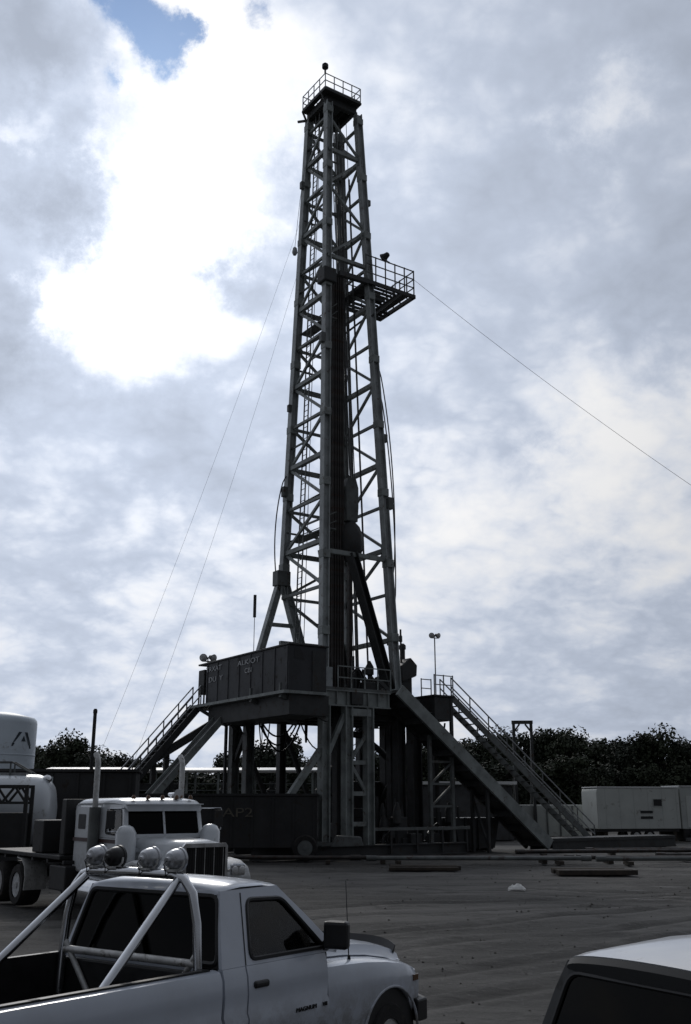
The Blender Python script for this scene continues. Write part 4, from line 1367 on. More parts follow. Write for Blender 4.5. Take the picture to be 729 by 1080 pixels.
MB().box((.2, -.8, .6), (2.6, .8, .9)).build('cabin_floor', 'black', sv_)
MB().prism([(-.3, -.85), (-.3, .85), (-.1, .95), (-.1, -.95)], 'z', .38, .62).build('rear_bumper', 'black', sv_, bevel=.02)

# ---- white road tractor
tr = thing('road_tractor', 'white long nosed road tractor with tall exhaust stack behind the pickup', 'truck', (-2.75, 21.4, 0), R(-53.2))
# x forward with 0 at the bumper face, y left
MB().bar((-.3, .42, .85), (-9.9, .42, .85), .1, .28).build('frame_rail', 'skid', tr)
MB().bar((-.3, -.42, .85), (-9.9, -.42, .85), .1, .28).build('frame_rail', 'skid', tr)
rings = []
for x, w, zt in ((-.28, .47, 1.70), (-.34, .49, 1.745), (-.9, .56, 1.79), (-1.5, .62, 1.80), (-2.05, .70, 1.82)):
    ring = []
    for k in range(13):
        a = R(-90 + 15 * k)
        sx, cz = math.sin(a), math.cos(a)
        ring.append((x, w * (abs(sx) ** .45) * (1 if sx >= 0 else -1), zt - .22 + .22 * (abs(cz) ** .6)))
    ring += [(x, w, 1.0), (x, -w, 1.0)]
    rings.append(ring)
MB().loft(rings).build('hood', 'truckwhite', tr, 45)
gf = MB().box((-.30, -.50, .82), (-.20, .50, 1.72))
gf = poly_hole([V3(-.26, -.52, .80), V3(-.26, .52, .80), V3(-.26, .52, 1.66), V3(-.26, .47, 1.72), V3(-.26, -.47, 1.72), V3(-.26, -.52, 1.66)],
               [V3(-.26, -.46, .86), V3(-.26, .46, .86), V3(-.26, .46, 1.64), V3(-.26, -.46, 1.64)], (1, 0, 0), .07).build('grille_surround', 'chrome', tr)
MB().box((-.262, -.46, .86), (-.25, .46, 1.64)).build('grille_mesh', 'black', tr)
for k in range(17):
    y = -.43 + k * .86 / 16
    MB().bar((-.225, y, .865), (-.225, y, 1.635), .012).build('grille_bar', 'skid' if k % 4 else 'alloy', tr)
MB().prism([(-.2, -1.15), (0, -1.0), (.06, 0), (0, 1.0), (-.2, 1.15), (-.26, 1.15), (-.1, 0), (-.26, -1.15)], 'z', .42, .80).build('front_bumper', 'chrome', tr, bevel=.02)
for s in (-1, 1):
    pts = [(-.32, .84), (-.30, 1.02), (-.42, 1.22), (-.72, 1.34), (-1.15, 1.38), (-1.55, 1.30), (-1.85, 1.10), (-2.0, .78)]
    inn = [(-1.9, .76), (-1.75, 1.02), (-1.5, 1.20), (-1.15, 1.27), (-.75, 1.24), (-.52, 1.1), (-.45, .95), (-.45, .84)]
    MB().prism(pts + inn, 'y', min(s * .5, s * 1.17), max(s * .5, s * 1.17)).build('front_fender', 'truckwhite', tr, 40, bevel=.03)
    h = MB().box((-.30, s * .80 - .17, 1.06), (-.20, s * .80 + .17, 1.30)).build('headlight_pod', 'chrome', tr, bevel=.04)
    for dy in (-.085, .085):
        MB().lathe([(.075, 0), (.06, .02), (.01, .03)], (-.2, s * .80 + dy, 1.18), (1, 0, 0), 14).build('headlight', 'lamp_glass', h, 40)
    MB().bar((-.3, s * .5, 1.15), (-.27, s * .66, 1.17), .06).build('pod_arm', 'chrome', h)
    wheel(tr, (-1.2, s * .98, .52), .52, .30, s, 'wheel', 'alloy', .02, 10)
    MB().lathe([(.18, 0), (.22, .04), (.22, .62), (.15, .74), (.06, .78)], (-1.85, s * 1.02, 1.28), (0, 0, 1), 18).build('air_cleaner', 'truckwhite', tr, 40)
    MB().bar((-1.9, s * .66, 1.55), (-1.88, s * .9, 1.55), .08).build('air_intake', 'chrome', tr)
# cab and sleeper
x1, x0, hw_ = -2.06, -3.35, .96
cb = MB().box((x0, -hw_, .98), (x1, hw_, 1.77)).build('cab_lower', 'truckwhite', tr, bevel=.03)
for s in (-1, 1):
    outer = [V3(x0, s * hw_, 1.772), V3(x1, s * hw_, 1.772), V3(x1 - .16, s * (hw_ - .03), 2.50), V3(x0, s * (hw_ - .03), 2.50)]
    inner = rounded([V3(x0 + .30, s * hw_, 1.86), V3(x1 - .12, s * hw_, 1.82), V3(x1 - .24, s * (hw_ - .025), 2.38), V3(x0 + .30, s * (hw_ - .025), 2.38)], .06)
    poly_hole(outer, inner, (0, -s, 0), .04).build('cab_pillar', 'truckwhite', tr)
    sheet([p + V3(0, -s * .02, 0) for p in inner], (0, -s, 0), .005).build('door_glass', 'glass', tr)
    MB().path(inner + [inner[0]], .014, 6).build('window_seal', 'black', tr, 40)
    dr = MB().box((x0 + .22, s * (hw_ + .006) - .004, 1.03), (x1 - .06, s * (hw_ + .006) + .004, 1.765)).build('door', 'truckwhite', tr)
    MB().box((x0 + .28, s * (hw_ + .03) - .02, 1.62), (x0 + .42, s * (hw_ + .03) + .02, 1.67)).build('handle', 'chrome', dr)
    MB().box((-4.84, s * (hw_ + .012) - .003, 1.66), (x1 - .02, s * (hw_ + .012) + .003, 1.74)).build('stripe', 'stripe', tr)
outer = [V3(x1, -hw_, 1.772), V3(x1, hw_, 1.772), V3(x1 - .16, hw_ - .03, 2.50), V3(x1 - .16, -hw_ + .03, 2.50)]
inner = rounded([V3(x1 - .01, -hw_ + .10, 1.86), V3(x1 - .01, hw_ - .10, 1.86), V3(x1 - .148, hw_ - .12, 2.44), V3(x1 - .148, -hw_ + .12, 2.44)], .05)
poly_hole(outer, inner, (-1, 0, 0), .04).build('windscreen_frame', 'truckwhite', tr)
sheet([p + V3(-.02, 0, 0) for p in inner], (-1, 0, 0), .005).build('windscreen', 'tint', tr)
MB().bar((x1 + .004, 0, 1.86), (x1 - .14, 0, 2.44), .05, .02).build('centre_pillar', 'truckwhite', tr)
rings = []
for x, z, w in ((-4.86, 2.30, .93), (-4.84, 2.44, .95), (-4.76, 2.56, .95), (-4.5, 2.62, .95), (-2.7, 2.63, .95), (-2.3, 2.60, .94), (-2.16, 2.54, .93), (-2.10, 2.50, .92)):
    rings.append([(x, w * (abs(math.sin(a)) ** .5) * (1 if math.sin(a) >= 0 else -1), z - .12 + .12 * abs(math.cos(a)) ** .6) for a in [R(-90 + 12 * k) for k in range(16)]] + [(x, w * .97, z - .16), (x, -w * .97, z - .16)])
MB().loft(rings).build('roof', 'truckwhite', tr, 45)
sl = MB().box((-4.86, -.95, .98), (x0 - .004, .95, 2.47)).build('sleeper', 'truckwhite', tr, bevel=.05)
for s in (-1, 1):
    inner = rounded([V3(-4.62, s * .951, 1.93), V3(-4.2, s * .951, 1.93), V3(-4.2, s * .951, 2.26), V3(-4.62, s * .951, 2.26)], .04)
    sheet(inner, (0, s, 0), .008).build('sleeper_window', 'black', sl)
MB().box((x0, -.9, .9), (x1, .9, 1.0)).build('cab_floor', 'black', tr)
for y in (-.45, .45):
    MB().box((x0 + .15, y - .25, 1.0), (x0 + .65, y + .25, 1.5)).build('seat', 'seat', tr, bevel=.05)
    MB().box((x0 + .06, y - .24, 1.5), (x0 + .22, y + .24, 2.15)).build('seat_back', 'seat', tr, bevel=.05)
MB().prism([(-2.16, -.93), (-1.98, -.90), (-1.95, 0), (-1.98, .90), (-2.16, .93)], 'z', 2.475, 2.495).build('sun_visor', 'truckwhite', tr)
for k in range(5):
    y = -.7 + k * .35
    MB().lathe([(.05, 0), (.05, .05), (.02, .09)], (-2.25, y, 2.595), (0, 0, 1), 10).build('marker_lamp', 'amber', tr, 40)
MB().lathe([(.04, 0), (.055, .35), (.12, .45)], (-2.9, .5, 2.70), (1, 0, 0), 12).box((-2.8, .46, 2.6), (-2.7, .54, 2.69)).build('air_horn', 'chrome', tr, 40)
for s in (-1, 1):
    y = s * 1.08
    st = MB().tube((-3.42, y, 1.15), (-3.42, y, 3.05), .065, 12).path([(-3.42, y, 3.05), (-3.42, y, 3.4), (-3.46, y, 3.5), (-3.56, y, 3.6)], .065, 12).build('exhaust_stack', 'alloy', tr, 40)
    MB().tube((-3.42, y, 1.2), (-3.42, y, 2.42), .125, 16).build('heat_shield', 'rig_mid', st, 40)
    mx_, my = -2.0, s * 1.32
    mr = MB().box((mx_ - .03, my - .10, 1.98), (mx_ + .02, my + .10, 2.36)).build('mirror', 'skid', tr, bevel=.02)
    for z in (2.40, 1.93):
        MB().tube((x1 - .1, s * .95, z), (mx_, my + s * .05, z), .014, 6).build('mirror_arm', 'chrome', mr, 40)
    MB().tube((mx_, my + s * .05, 1.93), (mx_, my + s * .05, 2.40), .014, 6).build('mirror_arm', 'chrome', mr, 40)
    MB().lathe([(.30, -.75), (.33, -.73), (.33, .73), (.30, .75)], (-3.3, s * .92, .62), (1, 0, 0), 24).build('fuel_tank', 'chrome', tr, 40)
# rear deck, tandem wheels and fenders
for xw in (-7.85, -9.2):
    for s in (-1, 1):
        wheel(tr, (xw, s * .93, .51), .51, .52, s, 'wheel', 'truckwhite', .16, 0)
for s in (-1, 1):
    pts = [(-7.16, .42), (-7.12, .75), (-7.22, 1.0), (-7.45, 1.16), (-7.8, 1.19)]
    inn = [(-7.8, 1.165), (-7.46, 1.13), (-7.25, .98), (-7.15, .74), (-7.19, .42)]
    MB().prism(pts + inn, 'y', min(s * .65, s * 1.22), max(s * .65, s * 1.22)).build('rear_fender', 'alloy', tr, 40)
MB().box((-9.9, -1.2, 1.22), (-5.0, 1.2, 1.32)).build('deck', 'skid', tr, bevel=.02)
for k in range(6):
    MB().box((-9.8 + k, -1.21, 1.14), (-9.7 + k, 1.21, 1.218)).build('deck_rib', 'skid', tr)
MB().box((-5.35, -1.1, 1.33), (-5.05, 1.1, 2.6)).build('headache_rack', 'skid', tr, bevel=.03)
wn = MB().lathe([(.45, -.6), (.45, -.55), (.22, -.55), (.22, .55), (.45, .55), (.45, .6)], (-5.7, 0, 1.8), (0, 1, 0), 18).build('winch_drum', 'skid', tr, 40)
MB().box((-6.1, -.75, 1.33), (-5.3, -.62, 1.9)).box((-6.1, .62, 1.33), (-5.3, .75, 1.9)).build('winch_frame', 'skid', tr)
MB().box((-7.0, -1.15, 1.33), (-6.3, 1.15, 2.1)).build('tool_chest', 'skid', tr, bevel=.03)
for y in (-.95, .95):
    MB().box((-5.6, y - .25, .55), (-4.6, y + .25, 1.1)).build('step_box', 'skid', tr, bevel=.03)

# ---- bulk tanker trailer and storage silo at the left
tk = thing('tanker_trailer', 'white rounded tanker trailer with catwalk rail beside the tractor', 'tanker trailer', (-14.75, 35.5, 0), R(6))
prof = [(.02, 4.72), (.5, 4.70), (.85, 4.62), (1.12, 4.40), (1.22, 4.1), (1.24, 3.0), (1.24, -4.2), (1.1, -4.5), (.02, -4.6)]
MB().lathe(list(reversed(prof)), (0, 0, 2.22), (1, 0, 0), 32).build('barrel', 'tanker', tk, 50)
MB().box((-4.4, -.3, 3.42), (3.7, .3, 3.50)).build('catwalk', 'galv', tk)
for v in (-.34, .34):
    MB().bar((-4.4, v, 3.85), (3.2, v, 3.85), .05).build('rail', 'rig_mid', tk)
    MB().bar((3.2, v, 3.85), (3.9, v, 3.46), .05).build('rail', 'rig_mid', tk)
    for k in range(8):
        MB().bar((-4.4 + k * 1.08, v, 3.42), (-4.4 + k * 1.08, v, 3.86), .05).build('rail_post', 'rig_mid', tk)
MB().lathe([(.09, 0), (.14, .08), (.15, .2), (.1, .28), (.02, .3)], (4.35, -.2, 3.18), (.4, -.6, .5), 14).build('glint_dome', 'chrome', tk, 40)  # chrome dome added to make a bright glint on the barrel end
MB().box((3.0, -1.25, .95), (4.6, 1.25, 1.1)).build('chassis', 'skid', tk)
for x in (-3.6, -2.3):
    for s in (-1, 1):
        wheel(tk, (x, s * .95, .5), .5, .5, s, 'wheel', 'alloy', .14, 0)
for y in (-.5, .5):
    MB().bar((-4.4, y, 1.0), (4.4, y, 1.0), .14, .3).build('frame_rail', 'skid', tk)
    for x in (-3.9, -1, 1.8, 3.8):
        MB().box((x, y - .12, 1.0), (x + .2, y + .12, 1.5)).build('saddle', 'skid', tk)
for s in (-1, 1):
    MB().bar((3.4, s * .8, .02), (3.4, s * .8, 1.0), .14).build('landing_leg', 'skid', tk)

rk = thing('ladder_rack', 'dark trussed pipe rack standing in front of the tanker', 'rack', (-10.9, 33.2, 0), R(4))
for x in (-.75, .75):
    for y in (-.4, .4):
        MB().bar((x, y, 0), (x, y, 2.95), .11).build('post', 'skid', rk)
for y in (-.4, .4):
    MB().bar((-.8, y, 3.0), (.8, y, 3.0), .1).build('chord', 'skid', rk)
    MB().bar((-.8, y, 2.5), (.8, y, 2.5), .08).build('chord', 'skid', rk)
    for k in range(4):
        a, b = (-.75 + k * .375, -.75 + (k + 1) * .375)
        MB().bar((a, y, 3.0 if k % 2 else 2.5), (b, y, 2.5 if k % 2 else 3.0), .07).build('web', 'skid', rk)
MB().box((-.7, -.36, .3), (.7, .36, 2.2)).build('tank_box', 'skid', rk, bevel=.03)

sl = thing('storage_silo', 'tall pale round storage silo with triangular emblem', 'silo', (-16.35, 46.5, 0))
MB().lathe([(2.15, .0), (2.15, 5.95), (2.12, 6.1), (2.02, 6.22), (1.2, 6.42), (.02, 6.5)], (0, 0, 0), (0, 0, 1), 48).build('shell', 'tank', sl, 40)
MB().lathe([(.3, 0), (.34, .05), (.34, .3), (.02, .36)], (-.75, -.6, 6.35), (0, 0, 1), 14).build('hatch', 'tank', sl, 40)
for z in (1.5, 3.0, 4.5):
    MB().lathe([(2.156, 0), (2.165, .02), (2.165, .06), (2.156, .08)], (0, 0, z), (0, 0, 1), 48).build('seam', 'tank', sl, 40)
MB().bar((-2.0, -1.1, 0), (-2.0, -1.1, 6.9), .1).build('vent_pipe', 'tank', sl)


def on_shell(a, z, r=2.17):
    return V3(r * math.cos(a), r * math.sin(a), z)


c_ = R(-25)
for strip in ([(-.30, 4.95), (-.14, 5.52), (-.06, 5.52), (-.22, 5.10)], [(.02, 5.52), (.10, 5.52), (.26, 4.95), (.18, 4.95)], [(-.30, 4.90), (.26, 4.82), (.24, 4.95), (-.26, 5.03)],
              [(-.06, 5.12), (.0, 5.36), (.06, 5.12)]):
    a = [on_shell(c_ + x, z, 2.158) for x, z in strip]
    b = [on_shell(c_ + x, z, 2.172) for x, z in strip]
    MB().loft([a, b]).build('emblem', 'logo', sl)

# dark skid tank behind the tractor
sk = thing('skid_house', 'large black steel equipment house behind the white tractor', 'equipment house', (-10.6, 39.5, 0), R(8))
MB().box((-2.5, -1.3, .3), (2.6, 1.3, 3.6)).build('wall', 'skid', sk, bevel=.05)
for k in range(6):
    MB().box((-2.4 + k * .95, -1.36, .32), (-2.32 + k * .95, -1.301, 3.55)).build('rib', 'skid', sk)
MB().box((-2.6, -1.4, 3.6), (2.7, 1.4, 3.7)).build('roof', 'skid', sk)
MB().box((-1.0, -1.41, 3.15), (-.4, -1.362, 3.42)).build('name_plate', 'cabinet', sk)
for y in (-1.1, 1.1):
    MB().box((-2.7, y - .15, 0), (2.8, y + .15, .3)).build('runner', 'skid', sk)
MB().tube((.75, .6, 3.7), (.75, .6, 5.9), .07, 10).lathe([(.085, 0), (.085, .12), (.05, .18)], (.75, .6, 5.9), (0, 0, 1), 10).build('stack', 'skid', sk, 40)

# ---- dark box trailer before the substructure
bt = thing('box_trailer', 'long black box trailer with dim lettering before the rig', 'trailer', (-5.6, 47.4, 0), R(3))
MB().box((-5.2, -1.1, .55), (4.3, 1.1, 2.78)).build('box', 'skid', bt, bevel=.03)
for k in range(11):
    x = -5.1 + k * .92
    MB().box((x, -1.15, .57), (x + .09, -1.101, 2.74)).build('rib', 'skid', bt)
MB().box((-5.25, -1.16, 2.78), (4.35, 1.16, 2.88)).build('top_rail', 'skid', bt)
lettering('AP2', .55, (.75, -1.16, 2.05), (1, 0, 0), (0, 0, 1), 'letter_dim', bt, 1.5)
for x in (3.75,):
    for s in (-1, 1):
        wheel(bt, (x, s * 1.05 - (.12 if s < 0 else -.12), .56), .56, .34, s, 'wheel', 'rig_mid', .08, 0)
MB().bar((4.3, -.4, .7), (6.2, 0, .62), .14).bar((4.3, .4, .7), (6.2, 0, .62), .14).build('drawbar', 'rig_mid', bt)
for x in (-4.6, -1.2):
    MB().bar((x, -1.12, 0), (x, -1.12, .8), .14).build('landing_leg', 'skid', bt)
    MB().bar((x, .9, 0), (x, .9, .8), .14).build('landing_leg', 'skid', bt)
MB().prism([(4.9, .55), (6.4, .6), (6.3, 1.0), (5.2, 1.05)], 'y', -.5, .4).build('drawbar_box', 'rig_mid', bt, bevel=.04)

# ---- roofed mud tanks behind the rig
mt = thing('mud_tank_house', 'long low mud tank shelter with pale roof behind the rig', 'mud tank', (-8.4, 66, 0), R(-1.5))
MB().box((-7.5, -1.5, .3), (8.5, 1.5, 2.75)).build('tank', 'mudtank', mt, bevel=.04)
for k in range(18):
    MB().box((-7.4 + k * .93, -1.58, .32), (-7.3 + k * .93, -1.501, 2.72)).build('rib', 'mudtank', mt)
MB().prism([(-1.9, 4.42), (0, 4.62), (1.9, 4.42), (1.9, 4.34), (0, 4.54), (-1.9, 4.34)], 'x', -8.0, 8.9).build('roof', 'trailer_roof', mt)
for k in range(9):
    for y in (-1.5, 1.5):
        MB().bar((-7.4 + k * 1.97, y, 2.76), (-7.4 + k * 1.97, y, 4.36), .13).build('post', 'rig', mt)
for h in (3.2, 3.6):
    MB().bar((-7.4, -1.52, h), (8.4, -1.52, h), .05).build('rail', 'rig_mid', mt)
for k in range(5):
    x = -5.6 + k * 3.1
    MB().lathe([(.35, 0), (.35, .5), (.2, .6), (.2, .95), (.05, 1.0)], (x, .2, 2.76), (0, 0, 1), 12).build('agitator', 'mudtank', mt, 40)
for y in (-1.3, 1.3):
    MB().box((-7.6, y - .15, 0), (8.6, y + .15, .3)).build('runner', 'skid', mt)
mt2 = thing('mud_tank_house', 'short grey tank shelter with pale roof behind the cabin stairs', 'mud tank', (-17.2, 68.5, 0), R(-1))
MB().box((-2.2, -1.4, 0), (2.4, 1.4, 3.9)).build('wall', 'mudtank', mt2, bevel=.04)
MB().prism([(-1.7, 4.3), (-1.2, 4.6), (0, 4.72), (1.2, 4.6), (1.7, 4.3), (1.7, 3.9), (-1.7, 3.9)], 'x', -2.4, 2.6).build('roof', 'trailer_roof', mt2, 40)
mt3 = thing('shaker_house', 'low dark shed with thin white roof behind the pipe ramp', 'shed', (8.2, 72, 0), R(0))
MB().box((-3.2, -1.3, 0), (3.2, 1.3, 3.6)).build('wall', 'mudtank', mt3, bevel=.04)
MB().box((-3.5, -1.6, 3.65), (3.5, 1.6, 3.85)).build('roof', 'trailer_roof', mt3)
for k in range(6):
    MB().box((-3.1 + k * 1.2, -1.36, .1), (-3.0 + k * 1.2, -1.301, 3.5)).build('rib', 'mudtank', mt3)

# ---- site cabins at the right
tl = thing('site_trailer', 'beige site trailer with a small dark window and two vents', 'trailer', (19.35, 70.6, 0), R(11))
L0, L1 = -2.95, 3.0
MB().prism([(L0, .78), (L1, .78), (L1, 3.40), (L0 + .18, 3.40), (L0 + .05, 3.30), (L0, 3.1)], 'y', -1.2, 1.2).build('body', 'trailer', tl, 40, bevel=.03)
MB().box((L0 + .05, -1.24, 3.41), (L1, 1.24, 3.48)).build('roof', 'trailer_roof', tl, bevel=.02)
w_ = MB().box((1.05, -1.235, 2.2), (1.75, -1.203, 2.72)).build('window_frame', 'trailer2', tl)
MB().box((1.10, -1.243, 2.25), (1.70, -1.237, 2.67)).build('pane', 'black', w_)
for z in (1.42, 1.78):
    MB().box((.12, -1.23, z), (1.0, -1.203, z + .16)).build('vent', 'black', tl)
for k in range(6):
    MB().box((L0 + .6 + k * 1.02, -1.208, .82), (L0 + .63 + k * 1.02, -1.201, 3.36)).build('panel_seam', 'trailer2', tl)
MB().box((L0 + .1, -1.1, .6), (L1 - .1, 1.1, .775)).build('chassis', 'skid', tl)
for x in (-.2, .75):
    for s in (-1, 1):
        wheel(tl, (x, s * 1.0, .36), .36, .22, s, 'wheel', 'alloy', .05, 0)
for x in (L0 + .5, L1 - .5):
    MB().box((x, -1.0, 0), (x + .25, 1.0, .62)).build('block', 'timber', tl)
tl2 = thing('site_trailer', 'greyer site trailer with door adjoining the beige one', 'trailer', (23.9, 71.6, 0), R(11))
MB().prism([(-1.5, .75), (1.75, .75), (1.75, 3.5), (-1.5, 3.5)], 'y', -1.2, 1.2).build('body', 'trailer2', tl2, bevel=.04)
d_ = MB().box((-1.1, -1.23, .85), (-.3, -1.202, 2.9)).build('door', 'trailer', tl2)
MB().box((-.45, -1.26, 1.8), (-.38, -1.231, 1.95)).build('handle', 'black', d_)
MB().box((.1, -1.225, .8), (.16, -1.201, 3.45)).box((1.2, -1.225, .8), (1.26, -1.201, 3.45)).build('panel_seam', 'trailer', tl2)
MB().prism([(-1.4, 0), (-.2, 0), (-.2, .7), (-.6, .7), (-.6, .45), (-1.0, .45), (-1.0, .2), (-1.4, .2)], 'y', -1.9, -1.25).build('steps', 'galv', tl2)
MB().box((-1.4, -1.1, 0), (1.7, 1.1, .74)).build('base', 'skid', tl2)
MB().box((-1.55, -1.25, 3.505), (1.8, 1.25, 3.57)).build('roof', 'trailer_roof', tl2)
tl3 = thing('site_trailer', 'dark ended site trailer with window furthest from the ramp', 'trailer', (27.6, 72.5, 0), R(11))
MB().box((-1.8, -1.2, .75), (4.6, 1.2, 3.55)).build('body', 'trailer2', tl3, bevel=.04)
w_ = MB().box((-1.2, -1.235, 1.8), (-.2, -1.203, 2.8)).build('window_frame', 'trailer', tl3)
MB().box((-1.14, -1.243, 1.86), (-.26, -1.237, 2.74)).build('pane', 'black', w_)
MB().box((-1.7, -1.1, 0), (4.5, 1.1, .74)).build('base', 'skid', tl3)
MB().box((-1.85, -1.25, 3.555), (4.65, 1.25, 3.62)).build('roof', 'trailer_roof', tl3)
gb = thing('grey_skip', 'low grey steel tank behind the foot of the steel stairs', 'tank', (14.4, 74.5, 0), R(4))
MB().box((-3.2, -1.2, .15), (2.6, 1.2, 2.3)).build('shell', 'trailer2', gb, bevel=.05)
for k in range(7):
    MB().box((-3.1 + k * .92, -1.27, .2), (-3.0 + k * .92, -1.201, 2.25)).build('rib', 'rig_mid', gb)
for y in (-1, 1):
    MB().box((-3.3, y - .12, 0), (2.7, y + .12, .15)).build('runner', 'skid', gb)
# gin-pole portal above the trees
gp = thing('steel_portal', 'dark steel portal frame standing behind the steel stairs', 'frame', (12.7, 73, 0), R(-4))
for x in (-.62, .62):
    MB().bar((x, 0, 0), (x, 0, 7.9), .2, .24).build('post', 'rig_dark', gp)
MB().bar((-.75, 0, 8.0), (.75, 0, 8.0), .24, .24).build('head_beam', 'rig_dark', gp)
MB().bar((-.55, 0, 7.4), (-.2, 0, 7.87), .12).bar((.55, 0, 7.4), (.2, 0, 7.87), .12).build('gusset', 'rig_dark', gp)
MB().bar((.62, .1, 7.3), (.62, 3.2, 0), .14).bar((-.62, .1, 7.3), (-.62, 3.2, 0), .14).build('back_stay', 'rig_dark', gp)

# ------------------------------------------------------------------ pipes and small things on the ground
rnd = random.Random(21)
for i, (x, y, L, a) in enumerate(((-4.2, 45.0, 9.6, -3), (5.6, 44.3, 9.4, -1), (15.2, 44.0, 9.5, 2), (5.0, 44.9, 9.5, 1), (14.6, 44.9, 9.4, -1), (12.8, 50.5, 9.5, 8), (16.5, 52.4, 9.5, 9), (18.6, 47.3, 9.5, 5))):
    d = V3(math.cos(R(a)), math.sin(R(a)), 0)
    o = MB()
    c = V3(x, y, .245)
    o.tube(-d * L / 2, d * L / 2, .085, 12).tube(-d * L / 2 - d * .02, -d * L / 2 + d * .4, .115, 12).tube(d * L / 2 - d * .4, d * L / 2 + d * .02, .115, 12)
    o = o.build('drill_pipe', 'rig_mid' if i in (1, 2) else 'pipe', None, 40)
    o.location = c
    tag(o, 'loose length of drill pipe lying on timber sleepers before the rig', 'drill pipe', 'drill pipes lying on the ground')
    for s in (-.36, .36):
        p = c + d * L * s
        q = MB().bar((-.14 * d.y, -.5, .05), (.14 * d.y, .5, .05), .2, .15).build('timber_sleeper', 'timber', None)
        q.location = (p.x, p.y, .03)
        tag(q, 'short dark timber sleeper under the drill pipes', 'timber', 'timber sleepers under the pipes')
mt_ = thing('timber_mat', 'dark heavy timber mat lying on the dirt before the pipes', 'timber mat', (8.95, 38.6, 0), R(3))
for k in range(5):
    MB().box((-1.3 + rnd.uniform(-.06, .06), -.7 + k * .28, .0), (1.5 + rnd.uniform(-.1, .1), -.44 + k * .28, .17 + rnd.uniform(-.03, .02))).build('plank', 'timber', mt_, bevel=.015)
mt_ = thing('timber_mat', 'dark worn timber mat lying beside the long pipe end', 'timber mat', (3.1, 40.8, 0), R(-2))
for k in range(4):
    MB().box((-1.4 + rnd.uniform(-.06, .06), -.5 + k * .28, .0), (1.3 + rnd.uniform(-.1, .1), -.24 + k * .28, .14 + rnd.uniform(-.02, .02))).build('plank', 'timber', mt_, bevel=.015)


def rag(loc, s, label, name='white_rag', seed=1):
    rn = random.Random(seed)
    mb = MB()
    n = 9
    vs = []
    for j in range(n):
        for i in range(n):
            x, y = i / (n - 1) - .5, j / (n - 1) - .5
            e = max(0, 1 - (abs(x) * 2) ** 3) * max(0, 1 - (abs(y) * 2) ** 3)
            vs.append((x * s * (1 + rn.uniform(-.15, .15)), y * s * .7, .01 + e * s * .32 * (.4 + rn.random() * .6)))
    mb.add(vs, [(j * n + i, j * n + i + 1, (j + 1) * n + i + 1, (j + 1) * n + i) for j in range(n - 1) for i in range(n - 1)])
    mb.add([(x, y, -.03) for x, y in ((-s / 2, -s * .35), (s / 2, -s * .35), (s / 2, s * .35), (-s / 2, s * .35))], [(0, 1, 2, 3)])
    o = mb.build(name, 'bag', None, 60)
    o.location = loc
    tag(o, label, 'sheeting')


rag(on_ground(545, 938, .0), .5, 'small crumpled white sheeting on the open dirt', seed=3)
rag(on_ground(714, 881, .0), 2.1, 'heap of white sheeting beside the site trailers', 'white_sheeting', 5)

# dirt clods
rn = random.Random(5)
mb = MB()
for k in range(900):
    y = 9 + 36 * rn.random() ** 1.4
    x = rn.uniform(-.5, .5) * y * .95 + 2
    s = rn.uniform(.008, .028) * (1 + y / 40)
    z = ground_h(x, y)
    vs = [(x + s * rn.uniform(.6, 1.2) * dx, y + s * rn.uniform(.6, 1.2) * dy, z + s * dz * rn.uniform(.5, .9)) for dx, dy, dz in ((1, 0, .2), (-.5, .8, .1), (-.5, -.8, .15), (0, 0, 1), (.4, .4, -.6))]
    mb.add(vs, [(0, 1, 3), (1, 2, 3), (2, 0, 3), (1, 0, 4), (2, 1, 4), (0, 2, 4)])
o = mb.build('dirt_clods', 'clod', None)
tag(o, 'scattered clods and stones on the bare dirt', 'clods', None, 'stuff')


# ------------------------------------------------------------------ trees
def make_tree(seed, m_):
    rn = random.Random(seed)
    t = MB()
    H_ = 8.0
    t.path([(0, 0, -.1), (.1, .05, 1.5), (.05, -.1, 3.0), (.2, .1, 4.8), (.1, 0, 6.2)], .2, 7)
    ends = []
    for k in range(9):
        a = k * 2.4 + rn.uniform(-.3, .3)
        z = 1.8 + k * .48
        r_ = rn.uniform(1.6, 2.7) * (1 - abs(z - 3.6) / 6)
        e = V3(math.cos(a) * r_, math.sin(a) * r_, z + rn.uniform(.9, 1.9))
        t.path([(.1, 0, z), (e.x * .5, e.y * .5, z + .5), e], .06, 5)
        ends.append(e)
    tm = t.mesh('trunk', 40)
    tm.materials.append(M['bark'])
    vs, fs = [], []
    clumps = []
    for e in ends:
        clumps.append((e, rn.uniform(1.0, 1.6)))
    for k in range(20):
        a, zz_ = rn.uniform(0, 6.28), rn.uniform(1.2, 7.2)
        rr = 2.9 * math.sqrt(max(.05, 1 - ((zz_ - 4.1) / 3.7) ** 2)) * rn.uniform(.55, 1.0)
        clumps.append((V3(math.cos(a) * rr, math.sin(a) * rr, zz_), rn.uniform(.6, 1.25)))
    for c, r_ in clumps:
        for k in range(int(165 * r_ * r_)):
            d = V3(rn.gauss(0, 1), rn.gauss(0, 1), rn.gauss(0, .8))
            d = d.normalized() * r_ * rn.random() ** .45
            p = c + d
            s = rn.uniform(.11, .24)
            n_ = (d.normalized() + V3(rn.gauss(0, .6), rn.gauss(0, .6), rn.gauss(0, .6) + .4)).normalized()
            a, b = perp(n_)
            q = rn.uniform(0, 3.14)
            a, b = a * math.cos(q) + b * math.sin(q), b * math.cos(q) - a * math.sin(q)
            i = len(vs)
            vs += [p - a * s, p + b * s * .6 + n_ * .03, p + a * s, p - b * s * .6]
            fs.append((i, i + 1, i + 2, i + 3))
    cm = bpy.data.meshes.new('crown')
    cm.from_pydata([tuple(v) for v in vs], [], fs)
    cm.materials.append(M[m_])
    return tm, cm


